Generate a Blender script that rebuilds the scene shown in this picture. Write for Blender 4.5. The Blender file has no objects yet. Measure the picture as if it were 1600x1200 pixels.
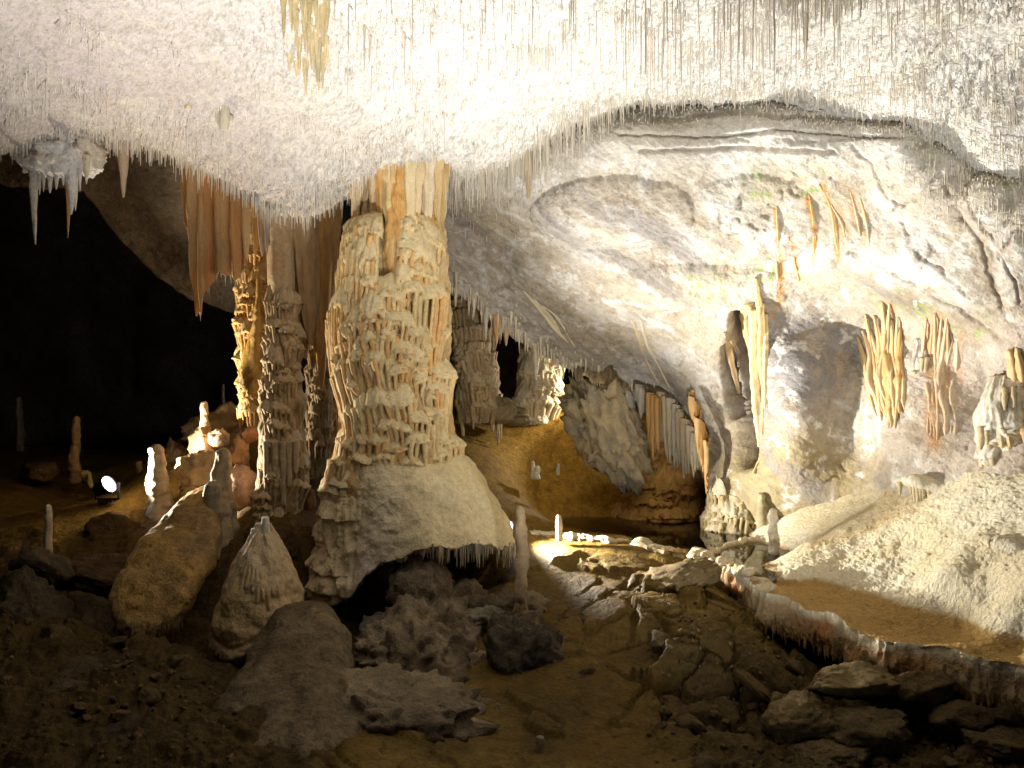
import bpy, math, random
import numpy as np
from mathutils import Vector, Euler

# ------------------------------------------------------------------ camera, world, light
F = 1232.0            # focal length in pixels of the 1600 px wide photograph
CZ = 2.9              # eye height above the lowest floor
sc = bpy.context.scene
col = sc.collection
cam_d = bpy.data.cameras.new('camera')
cam_d.sensor_width = 36.0
cam_d.lens = 36.0 * F / 1600.0
cam_d.clip_end = 200.0
cam = bpy.data.objects.new('camera', cam_d)
cam.location = (0, 0, CZ)
cam.rotation_euler = (math.radians(90), 0, 0)
col.objects.link(cam)
sc.camera = cam

world = bpy.data.worlds.new('World')
sc.world = world
world.use_nodes = True
world.node_tree.nodes['Background'].inputs[0].default_value = (0.6, 0.7, 1.0, 1)
world.node_tree.nodes['Background'].inputs[1].default_value = 0.0      # deep underground: no sky

sc.view_settings.view_transform = 'Standard'
sc.view_settings.look = 'None'
sc.view_settings.gamma = 1.0
sc.view_settings.exposure = 0.0
sc.cycles.use_denoising = True
sc.cycles.max_bounces = 6
sc.cycles.diffuse_bounces = 4
sc.cycles.glossy_bounces = 3
sc.cycles.transmission_bounces = 4
sc.cycles.caustics_reflective = False
sc.cycles.caustics_refractive = False
sc.cycles.sample_clamp_indirect = 4.0

# the cave is lit by electric floodlights: (pixel u, v, depth, aim u, v, depth, watts, cone deg, blend, colour)
LIGHTS = [
    # label, u, v, Y, aim(u,v,Y), power, cone, blend, colour, radius
    ('black floodlight standing on the pool shore behind the great column', 797, 836, 9.9, (1440, 740, 7.9), 1350, 108, 0.6, (1.0, 0.955, 0.86), 0.06),
    ('black floodlight on the dark floor aimed up at the white ceiling', 400, 1330, 4.2, (480, 30, 5.6), 2100, 80, 1.0, (1.0, 0.97, 0.94), 0.06),
    ('black floodlight on the dark floor aimed up at the pale right hand wall', 1180, 1400, 3.9, (1060, 340, 9.0), 1200, 88, 1.0, (1.0, 0.98, 0.94), 0.08),
    ('glaring white spotlight lit on the dark floor at left', 168, 768, 9.8, (385, 630, 9.4), 900, 125, 0.6, (1.0, 0.86, 0.64), 0.05),
    ('black floodlight on the far mound lighting the distant columns', 985, 655, 13.2, (850, 620, 12.8), 300, 145, 0.6, (1.0, 0.93, 0.78), 0.05),
    ('added unseen black floodlight beside the first on the pool shore aimed at the right hand ceiling', 776, 838, 10.0, (1440, 170, 6.9), 1400, 112, 0.9, (1.0, 0.975, 0.92), 0.06),  # extra lamp, added to brighten the right ceiling and wall
]

# ------------------------------------------------------------------ maths helpers
def X(u, Y): return (u - 800.0) / F * Y
def Z(v, Y): return CZ - (v - 600.0) / F * Y
def at(u, v, Y): return np.array([X(u, Y), Y, Z(v, Y)], dtype=np.float64)

def _hash(ix, iy, iz, seed):
    h = (ix.astype(np.uint32) * np.uint32(374761393) + iy.astype(np.uint32) * np.uint32(668265263)
         + iz.astype(np.uint32) * np.uint32(2147483647 & 1274126177) + np.uint32((seed * 974711 + 12345) & 0xffffffff))
    h = (h ^ (h >> np.uint32(13))) * np.uint32(1274126177)
    h = h ^ (h >> np.uint32(16))
    h = h * np.uint32(2246822519)
    return h ^ (h >> np.uint32(15))

def perlin(P, seed=0):
    P = np.asarray(P, dtype=np.float32)
    sh = P.shape[:-1]
    P = P.reshape(-1, 3)
    f = np.floor(P)
    d = P - f
    i = f.astype(np.int64)
    w = d * d * d * (d * (d * 6 - 15) + 10)
    out = np.zeros(len(P), np.float32)
    for cx in (0, 1):
        wx = w[:, 0] if cx else 1 - w[:, 0]
        for cy in (0, 1):
            wy = w[:, 1] if cy else 1 - w[:, 1]
            for cz in (0, 1):
                wz = w[:, 2] if cz else 1 - w[:, 2]
                h = _hash(i[:, 0] + cx, i[:, 1] + cy, i[:, 2] + cz, seed)
                gx = (h & np.uint32(1023)).astype(np.float32) / 511.5 - 1
                gy = ((h >> np.uint32(10)) & np.uint32(1023)).astype(np.float32) / 511.5 - 1
                gz = ((h >> np.uint32(20)) & np.uint32(1023)).astype(np.float32) / 511.5 - 1
                out += wx * wy * wz * (gx * (d[:, 0] - cx) + gy * (d[:, 1] - cy) + gz * (d[:, 2] - cz))
    return (out * 1.4).reshape(sh)

def fbm(P, freq=1.0, octv=4, seed=0, gain=0.5, lac=2.05, ridge=False):
    P = np.asarray(P, dtype=np.float32)
    o = 0; a = 1.0; s = 0
    for k in range(octv):
        n = perlin(P * np.float32(freq) + np.float32(17.3 * k + seed * 3.1), seed + k)
        if ridge: n = 1 - 2 * np.abs(n) * 1.6
        o = o + a * n; s += a
        a *= gain; freq *= lac
    return o / s

def cells(P, freq, seed=0):
    """distance to nearest and second nearest feature point, and an id in 0..1"""
    P = np.asarray(P, np.float32).reshape(-1, 3) * np.float32(freq)
    f = np.floor(P); i = f.astype(np.int64); d = P - f
    f1 = np.full(len(P), 9.0, np.float32); f2 = f1.copy(); idd = np.zeros(len(P), np.float32)
    for ox in (-1, 0, 1):
        for oy in (-1, 0, 1):
            for oz in (-1, 0, 1):
                h = _hash(i[:, 0] + ox, i[:, 1] + oy, i[:, 2] + oz, seed)
                px = (h & np.uint32(1023)).astype(np.float32) / 1023 + ox - d[:, 0]
                py = ((h >> np.uint32(10)) & np.uint32(1023)).astype(np.float32) / 1023 + oy - d[:, 1]
                pz = ((h >> np.uint32(20)) & np.uint32(1023)).astype(np.float32) / 1023 + oz - d[:, 2]
                q = np.sqrt(px * px + py * py + pz * pz)
                m = q < f1
                f2 = np.where(m, f1, np.minimum(f2, q))
                idd = np.where(m, (h % np.uint32(997)).astype(np.float32) / 997, idd)
                f1 = np.where(m, q, f1)
    return f1, f2, idd

def smooth(a, b, x):
    t = np.clip((x - a) / (b - a), 0, 1)
    return t * t * (3 - 2 * t)

def tps_fit(c, v, reg=1e-3):
    c = np.asarray(c, float); v = np.asarray(v, float)
    n = len(c)
    r = np.linalg.norm(c[:, None] - c[None], axis=2)
    K = np.where(r > 0, r * r * np.log(r + 1e-12), 0) + reg * np.eye(n)
    Pm = np.hstack([np.ones((n, 1)), c])
    A = np.zeros((n + 3, n + 3)); A[:n, :n] = K; A[:n, n:] = Pm; A[n:, :n] = Pm.T
    w = np.linalg.solve(A, np.concatenate([v, np.zeros(3)]))
    def ev(q):
        q = np.asarray(q, float); sh = q.shape[:-1]; q = q.reshape(-1, 2)
        o = w[n] + q @ w[n + 1:]
        for k in range(n):
            d2 = ((q - c[k]) ** 2).sum(1)
            o += w[k] * 0.5 * d2 * np.log(d2 + 1e-12)
        return o.reshape(sh)
    return ev

def grid_normals(P, wrap=False):
    if wrap:
        du = np.roll(P, -1, 0) - np.roll(P, 1, 0)
    else:
        du = np.gradient(P, axis=0)
    dv = np.gradient(P, axis=1)
    n = np.cross(du, dv)
    return n / (np.linalg.norm(n, axis=2, keepdims=True) + 1e-9)

def mixc(a, b, t):
    t = np.asarray(t)[..., None]
    return np.asarray(a) * (1 - t) + np.asarray(b) * t

# ------------------------------------------------------------------ mesh / object helpers
def make_mesh(name, V, Fc, C=None, smooth_=True):
    V = np.ascontiguousarray(V, dtype=np.float32).reshape(-1, 3)
    me = bpy.data.meshes.new(name)
    if isinstance(Fc, np.ndarray):
        k = Fc.shape[1]
        me.vertices.add(len(V)); me.vertices.foreach_set('co', V.ravel())
        me.loops.add(Fc.size); me.loops.foreach_set('vertex_index', np.ascontiguousarray(Fc, dtype=np.int32).ravel())
        me.polygons.add(len(Fc))
        me.polygons.foreach_set('loop_start', np.arange(0, Fc.size, k, dtype=np.int32))
        me.polygons.foreach_set('loop_total', np.full(len(Fc), k, dtype=np.int32))
    else:
        me.from_pydata(V.tolist(), [], Fc)
    me.update(calc_edges=True)
    if smooth_:
        me.polygons.foreach_set('use_smooth', np.ones(len(me.polygons), dtype=bool))
    if C is not None:
        C = np.asarray(C, np.float32).reshape(-1, 3)
        a = me.attributes.new('Col', 'FLOAT_COLOR', 'POINT')
        a.data.foreach_set('color', np.hstack([np.clip(C, 0, 1), np.ones((len(C), 1), np.float32)]).ravel())
    me.validate()
    return me

def grid_faces(nu, nv, wrap=False, mask=None):
    i = np.arange(nu if wrap else nu - 1)[:, None]; j = np.arange(nv - 1)[None]
    i2 = (i + 1) % nu
    f = np.stack([i * nv + j, i2 * nv + j, i2 * nv + j + 1, i * nv + j + 1], -1)
    if mask is not None: f = f[mask]
    return f.reshape(-1, 4)

def link(name, me, mat, parent=None, loc=None, label=None, cat=None, group=None, kind=None):
    """loc: world position of the origin; the mesh is given in world coordinates and shifted here"""
    o = bpy.data.objects.new(name, me)
    col.objects.link(o)
    if mat and not me.materials: me.materials.append(mat)
    base = np.zeros(3)
    if parent is not None:
        o.parent = parent
        base = np.array(parent.get('_loc', (0, 0, 0)), float)
    if loc is not None:
        n = len(me.vertices); a = np.empty(n * 3, np.float32)
        me.vertices.foreach_get('co', a)
        a = a.reshape(-1, 3) - np.asarray(loc, np.float32)
        me.vertices.foreach_set('co', a.ravel()); me.update()
        o.location = Vector(np.asarray(loc) - base)
        o['_loc'] = [float(q) for q in loc]
    elif parent is not None:
        o.location = Vector(-base); o['_loc'] = [0.0, 0.0, 0.0]
    tag(o, label, cat, group, kind)
    return o

def tag(o, label=None, cat=None, group=None, kind=None):
    if label: o['label'] = label
    if cat: o['category'] = cat
    if group: o['group'] = group
    if kind or cat: o['kind'] = kind or 'thing'
    return o

def thing(name, loc, label, cat, group=None):
    o = bpy.data.objects.new(name, None)
    o.empty_display_size = 0.1
    col.objects.link(o)
    o.location = Vector(loc); o['_loc'] = [float(q) for q in loc]
    return tag(o, label, cat, group, 'thing')

def base_of(V, top=False):
    V = np.asarray(V).reshape(-1, 3)
    c = (V.min(0) + V.max(0)) / 2
    c[2] = V[:, 2].max() if top else V[:, 2].min()
    return c

# ------------------------------------------------------------------ materials
def rock_mat(name, rough=0.75, bump=0.5, fine=55.0, mid=11.0, vary=0.35, spec=0.3, sss=0.0, grain=160.0, streak=None):
    m = bpy.data.materials.new(name); m.use_nodes = True
    nt = m.node_tree; N = nt.nodes; L = nt.links
    b = N['Principled BSDF']
    at_ = N.new('ShaderNodeAttribute'); at_.attribute_name = 'Col'
    geo = N.new('ShaderNodeNewGeometry')
    def noise(scale, det=5, rgh=0.6, dist=0.0, vec=None):
        n = N.new('ShaderNodeTexNoise'); n.inputs['Scale'].default_value = scale
        n.inputs['Detail'].default_value = det; n.inputs['Roughness'].default_value = rgh
        n.inputs['Distortion'].default_value = dist
        L.new(vec or geo.outputs['Position'], n.inputs['Vector'])
        return n
    def math_(op, a, b_):
        q = N.new('ShaderNodeMath'); q.operation = op
        for k, w in enumerate((a, b_)):
            if isinstance(w, (int, float)): q.inputs[k].default_value = w
            else: L.new(w, q.inputs[k])
        return q.outputs[0]
    vec = None
    if streak:
        mp = N.new('ShaderNodeMapping'); mp.inputs['Scale'].default_value = streak
        L.new(geo.outputs['Position'], mp.inputs['Vector']); vec = mp.outputs[0]
    n1 = noise(mid, 6, 0.62, 0.3, vec); n2 = noise(fine, 4, 0.6); n3 = noise(grain, 2, 0.5)
    s = math_('ADD', math_('MULTIPLY', n1.outputs['Fac'], 0.6), math_('MULTIPLY', n2.outputs['Fac'], 0.4))
    mr = N.new('ShaderNodeMapRange')
    mr.inputs['From Min'].default_value = 0.3; mr.inputs['From Max'].default_value = 0.7
    mr.inputs['To Min'].default_value = 1 - vary; mr.inputs['To Max'].default_value = 1 + vary * 0.6
    L.new(s, mr.inputs['Value'])
    vm = N.new('ShaderNodeVectorMath'); vm.operation = 'MULTIPLY'
    L.new(at_.outputs['Color'], vm.inputs[0])
    cmb = N.new('ShaderNodeCombineXYZ')
    for k in range(3): L.new(mr.outputs[0], cmb.inputs[k])
    L.new(cmb.outputs[0], vm.inputs[1])
    L.new(vm.outputs[0], b.inputs['Base Color'])
    rr = N.new('ShaderNodeMapRange'); rr.inputs['To Min'].default_value = rough - 0.18; rr.inputs['To Max'].default_value = rough + 0.15
    L.new(n1.outputs['Fac'], rr.inputs['Value']); L.new(rr.outputs[0], b.inputs['Roughness'])
    b.inputs['Specular IOR Level'].default_value = spec
    h = math_('ADD', math_('ADD', math_('MULTIPLY', n1.outputs['Fac'], 1.0), math_('MULTIPLY', n2.outputs['Fac'], 0.45)), math_('MULTIPLY', n3.outputs['Fac'], 0.12))
    bp = N.new('ShaderNodeBump'); bp.inputs['Strength'].default_value = bump; bp.inputs['Distance'].default_value = 0.04
    L.new(h, bp.inputs['Height']); L.new(bp.outputs[0], b.inputs['Normal'])
    if sss:
        b.inputs['Subsurface Weight'].default_value = sss
        b.inputs['Subsurface Radius'].default_value = (0.03, 0.015, 0.006)
        b.inputs['Subsurface Scale'].default_value = 1.0
    return m

M = {
    'ceiling': rock_mat('white_calcite_ceiling', 0.8, 0.9, 45, 18, 0.30),
    'wall': rock_mat('limestone_wall', 0.65, 0.8, 38, 9, 0.38),
    'column': rock_mat('cream_flowstone', 0.66, 0.5, 50, 14, 0.35),
    'curtain': rock_mat('drapery_calcite', 0.55, 0.25, 70, 9, 0.30, streak=(14, 14, 1.2)),
    'mud': rock_mat('brown_cave_mud', 0.7, 1.0, 32, 8, 0.6, spec=0.10),
    'rock': rock_mat('dark_cave_rock', 0.78, 1.0, 40, 12, 0.55, spec=0.10),
    'slope': rock_mat('rippled_flowstone', 0.7, 0.9, 60, 22, 0.28),
    'straw': rock_mat('soda_straw_calcite', 0.6, 0.1, 60, 10, 0.15),
}
def plain_mat(name, c, rough=0.5, metal=0.0, emit=None, es=0):
    m = bpy.data.materials.new(name); m.use_nodes = True
    b = m.node_tree.nodes['Principled BSDF']
    b.inputs['Base Color'].default_value = (*c, 1); b.inputs['Roughness'].default_value = rough
    b.inputs['Metallic'].default_value = metal
    if emit: b.inputs['Emission Color'].default_value = (*emit, 1); b.inputs['Emission Strength'].default_value = es
    return m
M['black'] = plain_mat('black_lamp_metal', (0.015, 0.015, 0.016), 0.45, 0.3)
M['bulb'] = plain_mat('lit_lamp_glass', (0.9, 0.95, 1), 0.2, 0, (0.85, 0.92, 1.0), 60)


# ------------------------------------------------------------------ the setting: ceiling
C_WHITE = np.array([0.78, 0.75, 0.70]); C_LILAC = np.array([0.52, 0.45, 0.42]); C_GREEN = np.array([0.50, 0.60, 0.30])
C_CREAM = np.array([0.66, 0.55, 0.36]); C_ORANGE = np.array([0.58, 0.27, 0.07]); C_PINK = np.array([0.62, 0.44, 0.30])
C_GREY = np.array([0.30, 0.28, 0.27]); C_TAN = np.array([0.52, 0.42, 0.27]); C_BROWN = np.array([0.125, 0.076, 0.018])
C_OCHRE = np.array([0.20, 0.132, 0.034]); C_DARK = np.array([0.052, 0.035, 0.013])

ceil_ctrl = [(0,0,5.2),(400,0,5.3),(800,0,5.3),(1200,0,5.4),(1600,0,5.4),(-300,60,5.2),(1900,60,5.2),
    (0,120,6.2),(220,110,6.2),(450,100,6.3),(450,220,7.6),(250,200,7.4),(700,150,7.2),(1000,100,7.0),(1200,100,7.0),(1400,120,7.0),(1620,160,6.6),
    (-200,250,7.0),(0,245,7.3),(130,225,7.7),(210,232,8.0),(300,256,8.4),(400,318,8.8),(500,332,8.8),(600,268,9.2),(700,275,9.6),(800,258,9.4),
    (900,208,9.0),(960,168,8.6),(1150,160,7.8),(1400,195,7.5),(1600,285,7.0),(1850,350,6.7)]
cxy = []; cz = []
for u, v, Y in ceil_ctrl:
    p = at(u, v, Y); cxy.append(p[:2]); cz.append(p[2])
for x, y, z in [(-3,2,2.7),(0,2,2.75),(3,2,2.7),(-2,0.6,2.8),(2,0.6,2.8),(-8,4,2.4),(8,4,2.0),
                (-6.5,9.0,3.0),(-4.6,9.2,3.3),(-3.7,9.8,3.3),(-7,11,3.6),(-4,12,3.6),(-2.5,10.6,2.45),(-1.2,10.4,2.9),(0,11,3.6),(2,10.4,3.9),(4.5,9.8,3.6),(7,9,2.8)]:
    cxy.append((x, y)); cz.append(z + CZ)
ceil_z = tps_fit(cxy, cz, 0.02)

def ceil_disp(P):
    n = 0.16 * fbm(P, 0.8, 3, 3) + 0.05 * fbm(P, 3.2, 3, 8)
    k = fbm(P * np.array([1, 1, 1]), 9.0, 3, 11, ridge=True)
    q = smooth(-0.25, 0.3, fbm(P, 0.9, 3, 17)) * 0.95 + 0.12
    q = q * (1 - .55 * smooth(-1.4, -2.8, P[..., 0]) * smooth(8.0, 7.0, P[..., 1]))
    return n + (0.035 * k + 0.034 * fbm(P, 19, 2, 15, ridge=True)) * q

nu, nv = 900, 480
s = np.linspace(-1.05, 1.05, nu)[:, None]; ly = np.exp(np.linspace(math.log(1.6), math.log(13.5), nv))[None]
Pc = np.stack([s * ly, np.broadcast_to(ly, (nu, nv)), np.zeros((nu, nv))], -1)
Pc[..., 2] = ceil_z(Pc[..., :2])
Pc[..., 2] += ceil_disp(Pc)
t1 = smooth(0.0, 0.5, fbm(Pc, 0.7, 3, 21)); t2 = smooth(0.15, 0.5, fbm(Pc, 1.1, 4, 31))
Cc = mixc(C_WHITE, C_LILAC, np.clip(0.9 * smooth(-0.6, -3.0, Pc[..., 0]) + 0.25 * t1, 0, 1))  # dimmer left side of the ceiling painted in as a lilac gradient
Cc = mixc(Cc, [0.50, 0.46, 0.38], 0.6 * smooth(0.1, 0.35, fbm(Pc, 14, 3, 47)))
Cc = mixc(Cc, [0.36, 0.33, 0.25], 0.65 * smooth(.50, .78, fbm(Pc, 13, 2, 48, ridge=True)))  # thin dark squiggles painted in for the small shadows of the crust
Cc = mixc(Cc, C_PINK, 0.22 * t2 * smooth(6.5, 8.5, Pc[..., 1]))
Cc = mixc(Cc, C_GREEN, 0.55 * smooth(0.1, 0.45, fbm(Pc, 2.4, 3, 41)) * smooth(3.4, 4.6, Pc[..., 0]) * smooth(6.6, 7.4, Pc[..., 1]))
Cc = mixc(Cc, [0.72, 0.70, 0.55], 0.5 * smooth(0.1, 0.5, fbm(Pc, 3.0, 3, 45)))
link('cave_ceiling', make_mesh('cave_ceiling', Pc, grid_faces(nu, nv)[:, ::-1], Cc), M['ceiling'], kind='structure',
     label='white cave ceiling thick with thin soda straws')

# ------------------------------------------------------------------ right hand rock wall and the low sloping roof
wall_ctrl = [(600,150,10.8),(700,150,10.6),(900,110,10.2),(1150,80,9.6),(1400,80,9.2),(1700,120,8.8),
    (640,300,10.3),(700,290,9.85),(800,250,9.45),(850,300,9.5),(950,205,8.45),(880,230,8.95),(1000,300,9.0),(1200,190,7.72),(1200,250,8.1),(1200,320,8.6),(1050,240,8.32),
    (1400,215,7.4),(1400,330,8.0),(1350,270,7.85),(1600,300,6.95),(1600,420,7.4),(1520,300,7.4),(1780,400,6.9),
    (690,460,11.2),(720,455,11.1),(800,520,11.5),(880,570,12.0),(960,600,12.2),(1010,610,12.0),(850,430,10.5),(760,380,10.5),
    (1000,440,9.9),(950,500,10.8),(1050,560,10.9),(1100,640,11.1),(1100,520,10.3),(1120,720,11.2),
    (1200,440,9.4),(1300,410,8.8),(1400,430,8.3),(1480,480,8.1),(1590,540,7.8),(1300,480,9.7),(1400,510,9.3),(1500,560,8.7),(1600,620,8.2),
    (1150,600,10.7),(1150,520,10.2),(1230,500,10.0),(1250,570,9.8),(1240,650,9.75),(1320,560,9.9),(1300,640,9.9),(1250,740,9.8),(1340,700,9.75),
    (1130,760,10.8),(1110,830,11.0),(1250,850,10.2),(1400,600,9.15),(1400,700,9.0),(1500,640,8.6),(1500,720,8.3),(1600,700,7.8),(1400,850,8.9),(1600,850,7.6),(1780,620,7.4),(1780,850,7.2)]
wy = tps_fit([(a / 200., b_ / 200.) for a, b_, c in wall_ctrl], [c for a, b_, c in wall_ctrl], 0.01)
edge_u = np.array([560, 690, 720, 760, 800, 880, 960, 1010, 1040, 1075, 1110, 1150])
edge_v = np.array([420, 450, 462, 492, 528, 572, 604, 622, 660, 700, 770, 900])
nu, nv = 640, 520
uu = np.linspace(610, 1800, nu)[:, None]; tt = np.linspace(0, 1, nv)[None]
ev = np.interp(uu, edge_u, edge_v); ev = np.where(uu > 1150, 900, ev)
vv = 90 + (930 - 90) * tt + 0 * uu
over = np.clip(vv - ev, 0, None)
ve = np.minimum(vv, ev) - 0.25 * np.minimum(over, 60)
Yw = wy(np.stack([np.broadcast_to(uu, (nu, nv)) / 200., ve / 200.], -1)) + 0.028 * over * (over < 140) + (over >= 140) * 3.92
Yw = Yw + 0.0
Pw = np.stack([X(uu, Yw), Yw, Z(ve, Yw)], -1)
Nw = grid_normals(Pw); Nw *= np.sign(-Nw[..., 1:2] + 1e-9)
diag = np.array([0.75, 0.1, -0.62]);
A = np.stack([Pw @ np.array([0.80, 0.0, -0.60]) * 0.35, Pw[..., 1] * 1.0, Pw @ np.array([0.60, 0.0, 0.80]) * 1.6], -1)
veins = fbm(A, 1.6, 5, 51, ridge=True)
lump = fbm(Pw, 0.8, 3, 55)
# jointed blocks: cracks along warped cell edges
Wp = Pw + 0.35 * np.stack([fbm(Pw, 1.3, 2, 61), fbm(Pw, 1.3, 2, 62), fbm(Pw, 1.3, 2, 63)], -1)
f1, f2, cid = cells(Wp * np.array([0.8, 0.6, 1.0]), 0.95, 5)
ub = np.broadcast_to(uu, (nu, nv)); vb = ve
_wa = fbm(Pw, 3.5, 5, 64, gain=.65); _wb = fbm(Pw, 3.5, 5, 65, gain=.65); _wc = fbm(Pw, 3.0, 3, 69)
def uvline(pts, wd, wb=16):
    xy = np.stack([ub + wb * _wa, vb + wb * _wb], -1); best = np.full((nu, nv), 1e3)
    for a, b_ in zip(pts[:-1], pts[1:]):
        a = np.array(a, float); ab = np.array(b_, float) - a; t = np.clip(((xy - a) @ ab) / (ab @ ab), 0, 1)
        best = np.minimum(best, np.linalg.norm(xy - a - t[..., None] * ab, axis=2))
    return np.exp(-(best / wd) ** 2)
crack = np.zeros((nu, nv))
for pts, wd in [([(1470,270),(1500,330),(1530,370),(1548,430),(1575,500)],5),([(1500,290),(1540,340),(1570,400),(1600,470)],4),([(1560,400),(1590,360),(1640,330)],4),([(1330,395),(1400,425),(1480,480),(1590,535)],5),([(1400,330),(1440,400),(1520,470)],3),
                ([(1330,230),(1400,300),(1425,310)],2.5),([(1100,215),(1250,225),(1410,210)],5),]:
    crack = np.maximum(crack, uvline(pts, 1.3 + .35 * wd) * smooth(-.35, .15, _wc))
fine_ = fbm(Pw + 0.15 * np.stack([fbm(Pw, 4, 2, 66)] * 3, -1), 2.3, 3, 67, ridge=True)
finec = smooth(0.72, 0.82, fine_) * smooth(0.0, 0.3, fbm(Pw, 0.9, 2, 68)) * smooth(900, 1100, ub)
pil = (1 - smooth(0.0, 0.75, f1)).reshape(nu, nv)
bul = 0
for bu, bv, ru, rv, bh in [(960,330,130,58,.26),(1170,345,110,70,.20),(1440,290,85,60,.2),(1545,320,42,45,.16),(1590,420,40,60,.15),(1265,590,75,95,.16),(1090,450,150,40,.12),(1470,600,70,70,.12)]:
    bul = bul + bh * np.sqrt(np.clip(1 - ((ub + 12 * _wa - bu) / ru) ** 2 - ((vb + 12 * _wb - bv) / rv) ** 2, 0, 1)) ** 1.3
strat = sum(uvline(q, 3.0, 8) for q in ([(970,208),(1120,212),(1250,203),(1410,218)], [(1000,238),(1150,232),(1300,240)], [(1020,188),(1150,176),(1300,183),(1400,196)]))
fiss = np.maximum(uvline([(1158,500),(1155,560),(1160,640),(1166,715)], 11, 8), .8 * uvline([(1137,545),(1138,600),(1143,650)], 6, 6))
d = 0.10 * lump + 0.7 * bul - .05 * strat + 0.030 * fbm(A, 2.2, 4, 57) + 0.010 * veins + 0.05 * pil * smooth(1150, 1350, ub) - 0.03 * crack - 0.015 * finec - 0.65 * fiss + 0.016 * fbm(Pw, 9, 4, 58) + 0.010 * fbm(A, 11, 4, 59, ridge=True) * (1 - .5 * smooth(1050, 1250, ub))
Pw2 = Pw + Nw * d[..., None]
low = smooth(470, 620, np.broadcast_to(vv, (nu, nv)) + 0 * uu)
Cw = mixc([0.56, 0.48, 0.36], C_WHITE * 0.95, smooth(-0.1, 0.5, fbm(Pw, 1.1, 4, 71)))
Cw = mixc(Cw, np.array([0.48, 0.43, 0.37]), 0.8 * smooth(0.0, 0.4, fbm(A, 0.9, 4, 72)))
Cw = mixc(Cw, C_WHITE, 0.8 * smooth(0.45, 0.85, veins))
Cw = mixc(Cw, [0.40, 0.33, 0.24], 0.6 * smooth(0.05, 0.25, fbm(A, 2.6, 5, 73)) * smooth(1000, 800, ub))
g = np.exp(-(((ub - 1265) / 85.) ** 2 + ((vb - 560) / 75.) ** 2))
Cw = mixc(Cw, [0.24, 0.225, 0.22], np.clip(1.5 * g + 0.5 * fbm(Pw, 2.2, 4, 74) * (g > 0.15), 0, 0.95))
band = np.exp(-((vb - (450 + (ub - 1380) * 0.44)) / 26.) ** 2) * smooth(1330, 1420, ub)
Cw = mixc(Cw, [0.26, 0.19, 0.12], np.clip(band * (0.8 + fbm(Pw, 3, 3, 75)), 0, 0.9))
pk = smooth(1340, 1400, ub) * smooth(480, 520, vb)
Cw = mixc(Cw, [0.62, 0.53, 0.44], 0.6 * pk)
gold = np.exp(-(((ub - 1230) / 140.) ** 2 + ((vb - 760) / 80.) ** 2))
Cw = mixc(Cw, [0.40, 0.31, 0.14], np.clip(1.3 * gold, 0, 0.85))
gr = sum(np.exp(-(((ub - a) / 34.) ** 2 + ((vb - b_) / 22.) ** 2)) for a, b_ in [(1190,285),(1275,288),(1385,470),(1510,515),(1440,230),(1560,270),(1450,480),(1100,440),(1210,420)])
Cw = mixc(Cw, [0.30, 0.42, 0.10], np.clip(gr * 1.1 * smooth(.0, .25, fbm(Pw, 9, 3, 76)), 0, 0.7))
Cw = mixc(Cw, [0.60, 0.46, 0.26], np.clip(.6 * strat, 0, .7))
Cw = mixc(Cw, C_WHITE, .75 * smooth(.62, .80, fbm(Pw + .5 * np.stack([_wa, _wb, _wc], -1), 1.1, 3, 97, ridge=True)))
Cw = mixc(Cw, [0.34, 0.27, 0.19], .6 * smooth(.66, .82, fbm(Pw + .4 * np.stack([_wb, _wc, _wa], -1), 1.5, 3, 98, ridge=True)))
Cw = mixc(Cw, [0.16, 0.11, 0.07], np.maximum(0.75 * crack, .8 * fiss))
Cw = mixc(Cw, [0.24, 0.18, 0.12], 0.6 * finec)
Cw = mixc(Cw, [0.38, 0.30, 0.20], 0.55 * smooth(0.05, 0.35, fbm(Pw, 3.5, 5, 77)) * smooth(850, 1000, ub))
for pts, wd, cc in [([(1215,318),(1222,400),(1216,470)],4,.9),([(1240,360),(1250,440)],3,.8),([(1262,310),(1275,350),(1272,410)],3.5,.9),([(1285,290),(1305,340),(1312,395)],5,.9),([(1328,300),(1340,350),(1352,380)],5,.8),([(1310,320),(1326,370)],4,.5),
                    ([(1470,500),(1478,560),(1490,640)],10,.5),([(1450,520),(1462,600),(1460,690)],14,.6),([(1500,520),(1505,600)],7,.4),([(1390,480),(1400,560)],9,.5),([(1230,440),(1205,500)],3,.5)]:
    Cw = mixc(Cw, [0.64, 0.29, 0.06], np.clip(1.2 * cc * uvline(pts, wd, 6) * (0.7 + 0.9 * fbm(Pw * np.array([3, 3, .6]), 5, 2, 78)), 0, 0.95))
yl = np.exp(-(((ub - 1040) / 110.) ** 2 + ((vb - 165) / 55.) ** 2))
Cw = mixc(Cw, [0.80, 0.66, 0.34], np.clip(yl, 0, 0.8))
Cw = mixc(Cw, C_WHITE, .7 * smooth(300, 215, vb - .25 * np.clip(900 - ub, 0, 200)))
Cw = mixc(Cw, [0.30, 0.27, 0.25], .75 * smooth(.1, .4, fbm(A * np.array([.7, 1, 1.3]), 1.3, 4, 99)) * smooth(250, 330, vb))
Cw = Cw * .9 * (0.90 + .10 * smooth(1050, 1250, ub))[..., None]
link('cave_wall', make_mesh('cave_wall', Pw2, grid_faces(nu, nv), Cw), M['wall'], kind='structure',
     label='pale bulging limestone wall sloping down to the right')

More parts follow.
